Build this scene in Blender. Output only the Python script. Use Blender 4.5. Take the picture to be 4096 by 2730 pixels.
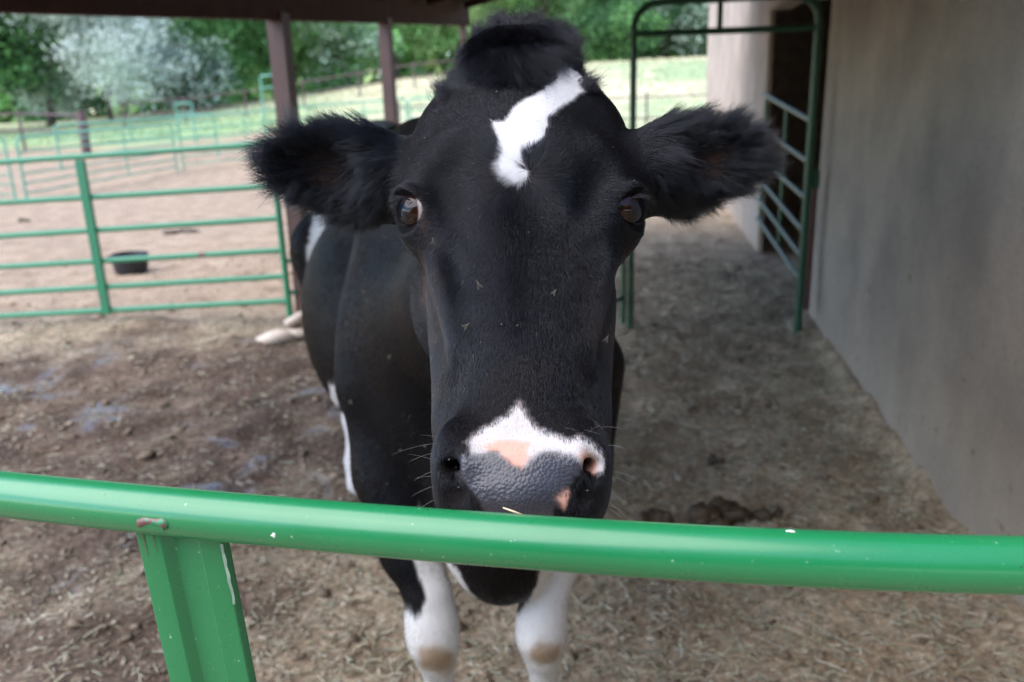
import bpy, math, random
import numpy as np
from mathutils import Vector, Matrix

random.seed(7)
rng = np.random.default_rng(11)
for o in list(bpy.data.objects):
    bpy.data.objects.remove(o, do_unlink=True)
scene = bpy.context.scene
COL = scene.collection

# ------------------------------------------------------------------ camera
FPX = 18.0 / 22.3 * 4096.0                 # focal length in photograph pixels (18 mm kit lens)
PITCH, ROLL, CAM_H = math.radians(16.0), math.radians(1.66), 1.62
CAM = np.array([0.0, 0.0, CAM_H])
_f = np.array([0, math.cos(PITCH), -math.sin(PITCH)])
_u0 = np.array([0, math.sin(PITCH), math.cos(PITCH)])
_r0 = np.array([1.0, 0, 0])
_R = math.cos(ROLL) * _r0 - math.sin(ROLL) * _u0
_U = math.sin(ROLL) * _r0 + math.cos(ROLL) * _u0
cam_data = bpy.data.cameras.new("camera")
cam_data.sensor_width = 22.3
cam_data.lens = 18.0
cam_data.clip_start = 0.02
cam_data.clip_end = 2000
cam_data.dof.use_dof = True
cam_data.dof.focus_distance = 0.84
cam_data.dof.aperture_fstop = 2.9
cam = bpy.data.objects.new("camera", cam_data)
COL.objects.link(cam)
cam.matrix_world = Matrix(((_R[0], _U[0], -_f[0], CAM[0]), (_R[1], _U[1], -_f[1], CAM[1]),
                           (_R[2], _U[2], -_f[2], CAM[2]), (0, 0, 0, 1)))
scene.camera = cam

# ------------------------------------------------------------------ sky and sun (bright overcast)
SUN_EL, SUN_AZ = math.radians(58), math.radians(-118)      # azimuth clockwise from +Y
world = bpy.data.worlds.new("World")
scene.world = world
world.use_nodes = True
wn = world.node_tree.nodes
wl = world.node_tree.links
sky = wn.new("ShaderNodeTexSky")
sky.sky_type = 'NISHITA'
sky.sun_disc = False
sky.sun_elevation = SUN_EL
sky.sun_rotation = SUN_AZ
sky.altitude = 1500
sky.air_density = 1.0
sky.dust_density = 1.2
sky.ozone_density = 1.0
bg = wn["Background"]
bg.inputs[1].default_value = 0.15
wl.new(sky.outputs[0], bg.inputs[0])
sun = bpy.data.lights.new("sun", 'SUN')
sun.energy = 1.5
sun.angle = math.radians(75)
sun.color = (1.0, 0.93, 0.84)
sun_o = bpy.data.objects.new("sun", sun)
COL.objects.link(sun_o)
_sd = Vector((math.sin(SUN_AZ) * math.cos(SUN_EL), math.cos(SUN_AZ) * math.cos(SUN_EL), math.sin(SUN_EL)))
sun_o.rotation_euler = _sd.to_track_quat('Z', 'Y').to_euler()
sun_o.location = (-6, -3, 9)
scene.view_settings.view_transform = 'Standard'
scene.view_settings.look = 'None'
scene.view_settings.exposure = 1.85
scene.view_settings.gamma = 1.0
scene.view_settings.use_curve_mapping = False
scene.cycles.use_denoising = True
scene.cycles.denoising_prefilter = 'FAST'
scene.cycles.filter_width = 1.25
scene.cycles.max_bounces = 8
scene.cycles.transparent_max_bounces = 8
scene.cycles.caustics_reflective = False
scene.cycles.caustics_refractive = False


# ------------------------------------------------------------------ helpers: places
def at(x, y, d):
    """photograph pixel + distance along the lens axis -> point in the world"""
    return CAM + d * (_f + (x - 2048) / FPX * _R - (y - 1365) / FPX * _U)


def at_y(x, y, Y):
    r = _f + (x - 2048) / FPX * _R - (y - 1365) / FPX * _U
    return CAM + r * (Y / r[1])


def project(P):
    q = np.asarray(P) - CAM
    d = q @ _f
    return 2048 + FPX * (q @ _R) / d, 1365 - FPX * (q @ _U) / d


def smooth(a, b, x):
    t = np.clip((x - a) / (b - a), 0, 1)
    return t * t * (3 - 2 * t)


# ------------------------------------------------------------------ helpers: value noise in numpy
_perm = rng.random((64, 64, 64)).astype(np.float32)


def vnoise(P, scale):
    q = np.asarray(P, dtype=np.float64) * scale
    i = np.floor(q).astype(int)
    t = q - i
    t = t * t * (3 - 2 * t)
    i0, i1 = i & 63, (i + 1) & 63
    x0, y0, z0 = i0[..., 0], i0[..., 1], i0[..., 2]
    x1, y1, z1 = i1[..., 0], i1[..., 1], i1[..., 2]
    tx, ty, tz = t[..., 0], t[..., 1], t[..., 2]
    c = lambda a, b, s: a + (b - a) * s
    v = c(c(c(_perm[x0, y0, z0], _perm[x1, y0, z0], tx), c(_perm[x0, y1, z0], _perm[x1, y1, z0], tx), ty),
          c(c(_perm[x0, y0, z1], _perm[x1, y0, z1], tx), c(_perm[x0, y1, z1], _perm[x1, y1, z1], tx), ty), tz)
    return v * 2 - 1


def fbm(P, scale, n=4, gain=0.5):
    v, a, s = 0.0, 1.0, scale
    for k in range(n):
        v = v + a * vnoise(np.asarray(P) + 7.3 * k, s)
        a *= gain
        s *= 2.03
    return v


# ------------------------------------------------------------------ helpers: objects
def link(o, parent=None):
    COL.objects.link(o)
    if parent is not None:
        o.parent = parent
    return o


def tag(o, label=None, cat=None, group=None, kind=None):
    if label:
        o["label"] = label
    if cat:
        o["category"] = cat
    if group:
        o["group"] = group
    if kind:
        o["kind"] = kind
    return o


def empty(name, loc=(0, 0, 0)):
    o = bpy.data.objects.new(name, None)
    o.location = loc
    o.empty_display_size = 0.1
    COL.objects.link(o)
    return o


def mesh_np(name, V, faces, mat=None, parent=None, smooth_shade=False):
    """V (n,3); faces (m,3) or (m,4) array or list of index tuples"""
    me = bpy.data.meshes.new(name)
    V = np.asarray(V, dtype=np.float64)
    if parent is not None:
        V = V - np.array(parent_origin(parent))
    if isinstance(faces, np.ndarray):
        m, k = faces.shape
        me.vertices.add(len(V))
        me.vertices.foreach_set("co", V.astype(np.float32).ravel())
        me.loops.add(m * k)
        me.loops.foreach_set("vertex_index", faces.astype(np.int32).ravel())
        me.polygons.add(m)
        me.polygons.foreach_set("loop_start", np.arange(0, m * k, k, dtype=np.int32))
        me.polygons.foreach_set("loop_total", np.full(m, k, dtype=np.int32))
        me.update(calc_edges=True)
        me.validate()
    else:
        me.from_pydata([tuple(v) for v in V], [], [tuple(f) for f in faces])
        me.update()
    if smooth_shade:
        me.polygons.foreach_set("use_smooth", np.ones(len(me.polygons), dtype=bool))
    if mat:
        me.materials.append(mat)
    o = bpy.data.objects.new(name, me)
    return link(o, parent)


def parent_origin(p):
    v = np.zeros(3)
    while p is not None:
        v = v + np.array(p.location)
        p = p.parent
    return v


class MB:
    """collects boxes, tubes and lumps into one mesh"""

    def __init__(self):
        self.v, self.f, self.n = [], [], 0

    def add(self, V, F):
        self.v.append(np.asarray(V, dtype=float))
        self.f += [tuple(int(i) + self.n for i in q) for q in F]
        self.n += len(V)

    def box(self, c, s, axes=None):
        ax = np.eye(3) if axes is None else np.asarray(axes, dtype=float)
        c, h = np.asarray(c, float), np.asarray(s, float) / 2
        V = [c + ax[0] * sx * h[0] + ax[1] * sy * h[1] + ax[2] * sz * h[2]
             for sx in (-1, 1) for sy in (-1, 1) for sz in (-1, 1)]
        self.add(V, [(0, 1, 3, 2), (4, 6, 7, 5), (0, 4, 5, 1), (2, 3, 7, 6), (0, 2, 6, 4), (1, 5, 7, 3)])

    def beam(self, a, b, w, h, up=(0, 0, 1)):
        a, b = np.asarray(a, float), np.asarray(b, float)
        d = (b - a) / np.linalg.norm(b - a)
        s = np.cross(d, np.asarray(up, float))
        s /= np.linalg.norm(s)
        t = np.cross(s, d)
        self.box((a + b) / 2, (np.linalg.norm(b - a), w, h), (d, s, t))

    def tube(self, pts, r, n=10, caps=True):
        pts = [np.asarray(p, float) for p in pts]
        rs = r if isinstance(r, (list, tuple, np.ndarray)) else [r] * len(pts)
        V, F = [], []
        prev = None
        for i, p in enumerate(pts):
            d = pts[min(i + 1, len(pts) - 1)] - pts[max(i - 1, 0)]
            d = d / np.linalg.norm(d)
            if prev is None:
                a = np.cross(d, (0, 0, 1) if abs(d[2]) < .9 else (1, 0, 0))
            else:
                a = prev - d * (prev @ d)
            a /= np.linalg.norm(a)
            prev = a
            b = np.cross(d, a)
            for k in range(n):
                q = 2 * math.pi * k / n
                V.append(p + rs[i] * (math.cos(q) * a + math.sin(q) * b))
        for i in range(len(pts) - 1):
            for k in range(n):
                k2 = (k + 1) % n
                F.append((i * n + k, i * n + k2, (i + 1) * n + k2, (i + 1) * n + k))
        if caps:
            F.append(tuple(range(n - 1, -1, -1)))
            F.append(tuple((len(pts) - 1) * n + k for k in range(n)))
        self.add(V, F)

    def lump(self, c, s, seed=0, n=8, m=6, rough=.25):
        r = random.Random(seed)
        V, F = [(0, 0, s[2])], []
        for i in range(1, m):
            th = math.pi * i / m
            for k in range(n):
                ph = 2 * math.pi * (k + .5 * (i % 2)) / n
                q = 1 + rough * (r.random() - .5) * 2
                V.append((s[0] * q * math.sin(th) * math.cos(ph), s[1] * q * math.sin(th) * math.sin(ph), s[2] * q * math.cos(th)))
        V.append((0, 0, -s[2]))
        for k in range(n):
            F.append((0, 1 + k, 1 + (k + 1) % n))
            F.append((len(V) - 1, 1 + (m - 2) * n + (k + 1) % n, 1 + (m - 2) * n + k))
        for i in range(m - 2):
            for k in range(n):
                a, b = 1 + i * n + k, 1 + i * n + (k + 1) % n
                F.append((a, a + n, b + n, b))
        self.add(np.asarray(V) + np.asarray(c, float), F)

    def build(self, name, mat, parent=None, smooth_shade=False, angle=None):
        o = mesh_np(name, np.concatenate(self.v), self.f, mat, parent, smooth_shade)
        if angle:
            try:
                o.data.set_sharp_from_angle(angle=math.radians(angle))
            except Exception:
                pass
        return o


# ------------------------------------------------------------------ helpers: materials
def new_mat(name):
    m = bpy.data.materials.new(name)
    m.use_nodes = True
    return m, m.node_tree.nodes, m.node_tree.links, m.node_tree.nodes["Principled BSDF"]


def ramp(n, stops):
    r = n.new("ShaderNodeValToRGB")
    e = r.color_ramp.elements
    while len(e) < len(stops):
        e.new(0.5)
    for k, (p, c) in enumerate(stops):
        e[k].position = p
        e[k].color = (*c, 1) if len(c) == 3 else c
    return r


def noise(n, l, scale, detail=6, rough=.6, vec=None, dist=0.0):
    t = n.new("ShaderNodeTexNoise")
    t.inputs["Scale"].default_value = scale
    t.inputs["Detail"].default_value = detail
    t.inputs["Roughness"].default_value = rough
    t.inputs["Distortion"].default_value = dist
    if vec is not None:
        l.new(vec, t.inputs["Vector"])
    return t


def mixc(n, l, fac, a, b, mode='MIX'):
    m = n.new("ShaderNodeMix")
    m.data_type = 'RGBA'
    m.blend_type = mode
    for s, v in ((m.inputs[0], fac), (m.inputs[6], a), (m.inputs[7], b)):
        if hasattr(v, "is_output") or hasattr(v, "links"):
            l.new(v, s)
        elif isinstance(v, (int, float)):
            s.default_value = v
        else:
            s.default_value = (*v, 1)
    return m.outputs[2]


def math_n(n, l, op, a, b=None, clamp=False):
    m = n.new("ShaderNodeMath")
    m.operation = op
    m.use_clamp = clamp
    for s, v in ((m.inputs[0], a), (m.inputs[1], b)):
        if v is None:
            continue
        if hasattr(v, "links"):
            l.new(v, s)
        else:
            s.default_value = v
    return m.outputs[0]


def bump(n, l, h, strength=.3, dist=.01, bsdf=None):
    b = n.new("ShaderNodeBump")
    b.inputs["Strength"].default_value = strength
    b.inputs["Distance"].default_value = dist
    l.new(h, b.inputs["Height"])
    if bsdf is not None:
        l.new(b.outputs[0], bsdf.inputs["Normal"])
    return b


def simple(name, col, rough=.7, var=.15, scale=8.0, metal=0.0, bmp=0.0, spec=.5):
    m, n, l, b = new_mat(name)
    tc = n.new("ShaderNodeTexCoord")
    t = noise(n, l, scale, 5, .6, tc.outputs["Object"])
    c0 = tuple(max(0, v * (1 - var)) for v in col)
    c1 = tuple(min(1, v * (1 + var)) for v in col)
    r = ramp(n, [(.3, c0), (.7, c1)])
    l.new(t.outputs[0], r.inputs[0])
    l.new(r.outputs[0], b.inputs["Base Color"])
    b.inputs["Roughness"].default_value = rough
    b.inputs["Metallic"].default_value = metal
    b.inputs["Specular IOR Level"].default_value = spec
    if bmp:
        bump(n, l, t.outputs[0], bmp, .01, b)
    return m
FUR, FUR_DENS = True, 1.0
# ================================================================== MATERIALS OF THE PLACE
def mat_ground():
    m, n, l, b = new_mat("ground_soil")
    a = n.new("ShaderNodeAttribute")
    a.attribute_name = "zone"                     # r mud, g dry yard, b field grass, alpha unused
    sep = n.new("ShaderNodeSeparateColor")
    l.new(a.outputs["Color"], sep.inputs[0])
    tc = n.new("ShaderNodeTexCoord")
    v = tc.outputs["Object"]
    n1 = noise(n, l, 3.2, 8, .62, v, .4)
    n2 = noise(n, l, 38, 6, .7, v)
    n3 = noise(n, l, 150, 4, .7, v)
    n4 = noise(n, l, 1.1, 5, .6, v)
    lit = ramp(n, [(.36, (.105, .068, .042)), (.46, (.29, .212, .142)), (.55, (.46, .36, .25)), (.66, (.68, .58, .43))])
    mixn = math_n(n, l, 'ADD', math_n(n, l, 'MULTIPLY', n2.outputs[0], .62), math_n(n, l, 'MULTIPLY', n1.outputs[0], .40))
    l.new(mixn, lit.inputs[0])
    mud = ramp(n, [(.36, (.030, .018, .012)), (.48, (.090, .058, .040)), (.58, (.185, .128, .092)), (.70, (.36, .275, .205))])
    l.new(mixn, mud.inputs[0])
    yard = ramp(n, [(.36, (.13, .088, .058)), (.46, (.30, .212, .145)), (.56, (.43, .318, .222)), (.7, (.55, .43, .315))])
    l.new(mixn, yard.inputs[0])
    grs = ramp(n, [(.34, (.27, .38, .20)), (.44, (.38, .45, .25)), (.53, (.57, .52, .34)), (.75, (.65, .58, .40))])
    gm = math_n(n, l, 'ADD', math_n(n, l, 'MULTIPLY', noise(n, l, .16, 4, .5, v).outputs[0], .75), math_n(n, l, 'MULTIPLY', n4.outputs[0], .25))
    l.new(gm, grs.inputs[0])
    c = mixc(n, l, sep.outputs[0], lit.outputs[0], mud.outputs[0])
    c = mixc(n, l, sep.outputs[1], c, yard.outputs[0])
    gg = mixc(n, l, a.outputs["Alpha"], grs.outputs[0], (.27, .40, .19))
    c = mixc(n, l, sep.outputs[2], c, gg)
    fine = ramp(n, [(.25, (.45, .45, .45)), (.5, (1, 1, 1)), (.8, (1.35, 1.3, 1.2))])
    l.new(n3.outputs[0], fine.inputs[0])
    c = mixc(n, l, .8, c, fine.outputs[0], 'MULTIPLY')
    l.new(c, b.inputs["Base Color"])
    # wet film in the hollows of the mud
    wet = ramp(n, [(.555, (0, 0, 0)), (.61, (1, 1, 1))])
    n5 = noise(n, l, 1.9, 5, .55, v, .6)
    l.new(n5.outputs[0], wet.inputs[0])
    wf = math_n(n, l, 'MULTIPLY', wet.outputs[0], sep.outputs[0])
    l.new(math_n(n, l, 'SUBTRACT', .93, math_n(n, l, 'MULTIPLY', wf, .74)), b.inputs["Roughness"])
    l.new(math_n(n, l, "ADD", .3, math_n(n, l, "MULTIPLY", wf, .7)), b.inputs["Specular IOR Level"])
    hsum = math_n(n, l, 'ADD', n2.outputs[0], math_n(n, l, 'MULTIPLY', n3.outputs[0], .5))
    hw = math_n(n, l, 'MULTIPLY', hsum, math_n(n, l, 'SUBTRACT', 1.0, math_n(n, l, 'MULTIPLY', wf, .9)))
    bump(n, l, hw, .9, .012, b)
    return m


def mat_paint():
    """glossy green gate enamel with chips and rust"""
    m, n, l, b = new_mat("green_gate_paint")
    tc = n.new("ShaderNodeTexCoord")
    v = tc.outputs["Object"]
    n1 = noise(n, l, 5, 4, .5, v)
    r = ramp(n, [(.3, (.010, .175, .056)), (.7, (.014, .205, .069))])
    l.new(n1.outputs[0], r.inputs[0])
    sp = noise(n, l, 190, 2, .5, v)
    sr = ramp(n, [(.735, (0, 0, 0)), (.76, (1, 1, 1))])
    l.new(sp.outputs[0], sr.inputs[0])
    c = mixc(n, l, math_n(n, l, 'MULTIPLY', sr.outputs[0], .55), r.outputs[0], (.45, .58, .48))
    d = noise(n, l, 260, 2, .5, v)
    dr = ramp(n, [(.745, (0, 0, 0)), (.765, (1, 1, 1))])
    l.new(d.outputs[0], dr.inputs[0])
    c = mixc(n, l, math_n(n, l, 'MULTIPLY', dr.outputs[0], .8), c, (.02, .045, .03))
    l.new(c, b.inputs["Base Color"])
    r2 = noise(n, l, 26, 5, .65, v)
    rr_ = ramp(n, [(.3, (.24, .24, .24)), (.7, (.36, .36, .36))])
    l.new(r2.outputs[0], rr_.inputs[0])
    l.new(rr_.outputs[0], b.inputs["Roughness"])
    b.inputs["Specular IOR Level"].default_value = .45
    b.inputs["Coat Weight"].default_value = .5
    b.inputs["Coat IOR"].default_value = 1.5
    b.inputs["Coat Roughness"].default_value = .20
    bump(n, l, r2.outputs[0], .03, .002, b)
    return m


def mat_paint_old(name, c0, rust=.60, col2=(.13, .055, .04)):
    m, n, l, b = new_mat(name)
    tc = n.new("ShaderNodeTexCoord")
    v = tc.outputs["Object"]
    n1 = noise(n, l, 5.5, 6, .6, v)
    r = ramp(n, [(rust, (*c0,)), (rust + .04, (*col2,))])
    l.new(n1.outputs[0], r.inputs[0])
    l.new(r.outputs[0], b.inputs["Base Color"])
    b.inputs["Roughness"].default_value = .42
    b.inputs["Specular IOR Level"].default_value = .6
    return m


def mat_concrete(name, cA, cB, cC):
    m, n, l, b = new_mat(name)
    tc = n.new("ShaderNodeTexCoord")
    mp = n.new("ShaderNodeMapping")
    mp.inputs["Scale"].default_value = (2.2, 2.2, .75)
    l.new(tc.outputs["Object"], mp.inputs[0])
    streak = noise(n, l, 1.6, 7, .6, mp.outputs[0])
    cloud = noise(n, l, 1.5, 6, .62, tc.outputs["Object"])
    fine = noise(n, l, 60, 5, .7, tc.outputs["Object"])
    f = math_n(n, l, 'ADD', math_n(n, l, 'MULTIPLY', streak.outputs[0], .30), math_n(n, l, 'MULTIPLY', cloud.outputs[0], .70))
    r = ramp(n, [(.40, cA), (.5, cB), (.60, cC)])
    l.new(f, r.inputs[0])
    fr = ramp(n, [(.3, (.82, .82, .82)), (.7, (1.1, 1.1, 1.1))])
    l.new(fine.outputs[0], fr.inputs[0])
    c = mixc(n, l, 1.0, r.outputs[0], fr.outputs[0], 'MULTIPLY')
    # brown splashes, thick near the ground
    sp = noise(n, l, 16, 3, .55, tc.outputs["Object"], .3)
    sx = n.new("ShaderNodeSeparateXYZ")
    l.new(tc.outputs["Object"], sx.inputs[0])
    hgt = n.new("ShaderNodeMapRange")
    hgt.inputs[1].default_value, hgt.inputs[2].default_value = 0.0, 1.5
    hgt.inputs[3].default_value, hgt.inputs[4].default_value = .06, -.03
    l.new(sx.outputs[2], hgt.inputs[0])
    sr = ramp(n, [(.70, (0, 0, 0)), (.74, (1, 1, 1))])
    l.new(math_n(n, l, 'ADD', sp.outputs[0], hgt.outputs[0]), sr.inputs[0])
    c = mixc(n, l, math_n(n, l, 'MULTIPLY', sr.outputs[0], .7), c, (.10, .055, .028))
    # soil drawn up at the foot
    ft = n.new("ShaderNodeMapRange")
    ft.inputs[1].default_value, ft.inputs[2].default_value = .0, .8
    ft.inputs[3].default_value, ft.inputs[4].default_value = .55, .0
    l.new(math_n(n, l, 'ADD', sx.outputs[2], math_n(n, l, 'MULTIPLY', streak.outputs[0], .3)), ft.inputs[0])
    c = mixc(n, l, ft.outputs[0], c, (.42, .315, .24))
    l.new(c, b.inputs["Base Color"])
    b.inputs["Roughness"].default_value = .88
    b.inputs["Specular IOR Level"].default_value = .25
    bump(n, l, fine.outputs[0], .25, .004, b)
    return m


def mat_attr(name, attr, rough=.8, spec=.25, transl=0.0):
    m, n, l, b = new_mat(name)
    a = n.new("ShaderNodeAttribute")
    a.attribute_name = attr
    l.new(a.outputs["Color"], b.inputs["Base Color"])
    b.inputs["Roughness"].default_value = rough
    b.inputs["Specular IOR Level"].default_value = spec
    if transl:
        t = n.new("ShaderNodeBsdfTranslucent")
        l.new(a.outputs["Color"], t.inputs[0])
        mx = n.new("ShaderNodeMixShader")
        mx.inputs[0].default_value = transl
        l.new(b.outputs[0], mx.inputs[1])
        l.new(t.outputs[0], mx.inputs[2])
        l.new(mx.outputs[0], n["Material Output"].inputs[0])
    return m


def vcol(me, name, rgba):
    a = me.color_attributes.new(name, 'FLOAT_COLOR', 'POINT')
    a.data.foreach_set("color", np.asarray(rgba, dtype=np.float32).ravel())


M_GROUND = mat_ground()
M_PAINT = mat_paint()
M_GREEN = mat_paint_old("green_pipe_paint", (.035, .23, .115), .66)
M_GREEN_PALE = mat_paint_old("weathered_green_pipe_paint", (.13, .36, .25), .78)
M_GREEN_GREY = mat_paint_old("dusty_green_pipe_paint", (.085, .115, .090), .70)
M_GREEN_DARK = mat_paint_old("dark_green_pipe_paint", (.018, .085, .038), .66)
M_BROWN = mat_paint_old("brown_pipe_paint", (.10, .050, .052), .72, (.14, .07, .05))
M_POST = simple("brown_post_paint", (.098, .050, .043), .5, .12, 5)
M_BEAM = simple("brown_board_paint", (.070, .031, .019), .7, .25, 7, bmp=.1, spec=.12)
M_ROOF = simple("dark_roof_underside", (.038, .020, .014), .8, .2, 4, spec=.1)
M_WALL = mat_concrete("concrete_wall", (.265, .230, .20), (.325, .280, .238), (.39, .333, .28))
M_WALL2 = mat_concrete("concrete_lit_copy", (.36, .30, .25), (.44, .36, .30), (.52, .43, .36))  # near wall's concrete copied paler, daylight painted into its colour
M_DARKWOOD = simple("dark_stall_boards", (.24, .18, .135), .8, .3, 9, bmp=.2)
M_RUBBER = simple("black_rubber", (.022, .023, .028), .55, .2, 12)
M_RUST = simple("rusty_weld", (.17, .075, .065), .7, .4, 90, bmp=.3)
M_CHIP = simple("bare_paint_chip", (.78, .77, .70), .7, .1, 60)
M_SCUFF = simple("pale_scuff", (.26, .36, .27), .6, .25, 120)
M_DUNG = simple("dung", (.060, .038, .018), .62, .5, 22, bmp=.5)
M_PALE = simple("pale_concrete_lump", (.60, .50, .42), .85, .15, 14, bmp=.2)
M_BARK = simple("bark", (.10, .08, .065), .9, .35, 6, bmp=.4)


# ================================================================== GROUND
def crest(a):
    return np.interp(a, [-.60, -.32, -.21, -.12, .11, .23, .6], [1.15, 1.9, 2.4, 3.0, 3.55, 3.7, 3.9])


def terrain(X, Y):
    a = X / np.maximum(Y, 4)
    t = smooth(19.5, 46, Y)
    return crest(a) * t


def ground_z(X, Y):
    X, Y = np.asarray(X, float), np.asarray(Y, float)
    P = np.stack([X, Y, 0 * X], -1)
    near = 1 - smooth(9, 16, np.hypot(X, Y))
    z = terrain(X, Y) + .03 * fbm(P, .9, 3) * smooth(1, 4, np.abs(Y) + 1)
    mud = mud_w(X, Y)
    z = z + near * (.010 * fbm(P + 3, 9, 3) + .016 * fbm(P + 9, 3.3, 2) * (1 + mud))
    s_ = (X - 2.188) * .1652 + (Y - 5.853) * .9863                    # along the concrete wall
    d_ = np.abs((X - 2.188) * .9863 - (Y - 5.853) * .1652)            # distance from its foot
    heap = (.035 + .05 * np.abs(fbm(P + 5, 2.2, 3))) * np.exp(-(d_ / (.10 + .05 * vnoise(P, 1.7))) ** 2) * (s_ < .1)
    return z + heap - .01


def mud_w(X, Y):
    P = np.stack([X, Y, 0 * X], -1)
    e = ((X + 2.1) / 2.5) ** 2 + ((Y - 4.35) / 2.0) ** 2
    e2 = ((X + 1.35) / .75) ** 2 + ((Y - 1.9) / .9) ** 2
    w = np.maximum(1 - smooth(.45, 1.35, e + .55 * fbm(P, 1.4, 3)), .9 * (1 - smooth(.4, 1.3, e2 + .6 * fbm(P + 4, 2, 3))))
    return w


def axis_lines(parts):
    g = [parts[0][0]]
    for a, b, n in parts:
        g += list(a + (b - a) * (np.arange(n) + 1) / n)
    return np.array(g)


X_ = axis_lines([(-400, -60, 12), (-60, -14, 26), (-14, -4, 90), (-4, 2.7, 290), (2.7, 12, 50), (12, 60, 26), (60, 400, 12)])
Y_ = axis_lines([(-60, -2, 14), (-2, .9, 20), (.9, 6.6, 240), (6.6, 13, 110), (13, 30, 60), (30, 60, 34), (60, 500, 16)])
GX, GY = np.meshgrid(X_, Y_, indexing='ij')
GZ = ground_z(GX, GY)
ny = len(Y_)
ii, jj = np.meshgrid(np.arange(len(X_) - 1), np.arange(ny - 1), indexing='ij')
i0 = (ii * ny + jj).ravel()
Gf = np.stack([i0, i0 + ny, i0 + ny + 1, i0 + 1], 1)
GV = np.stack([GX.ravel(), GY.ravel(), GZ.ravel()], 1)
ground = mesh_np("ground", GV, Gf, M_GROUND, None, True)
tag(ground, "trampled soil of the shed floor, pink dirt yard and dry field beyond", "ground", kind="structure")
x, y = GV[:, 0], GV[:, 1]
P0 = np.stack([x, y, 0 * x], -1)
zone = np.zeros((len(GV), 4))
zone[:, 0] = mud_w(x, y)
edge = 6.3 + .25 * (x + 3) * (x < -3) + .5 * fbm(P0, .8, 3)
zone[:, 1] = smooth(-.5, .7, y - edge) * (1 - smooth(-1.2, .6, x - (-1.2 + .22 * (y - 7)) - .5 * fbm(P0 + 2, .5, 2)))
zone[:, 2] = smooth(30.0, 34.0, y + 2.2 * fbm(P0, .22, 3) + 10 * smooth(-9, 1, x))
zone[:, 3] = .85 * smooth(4.5, 10, -x) * (1 - smooth(36, 44, y))
vcol(ground.data, "zone", zone)


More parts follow.
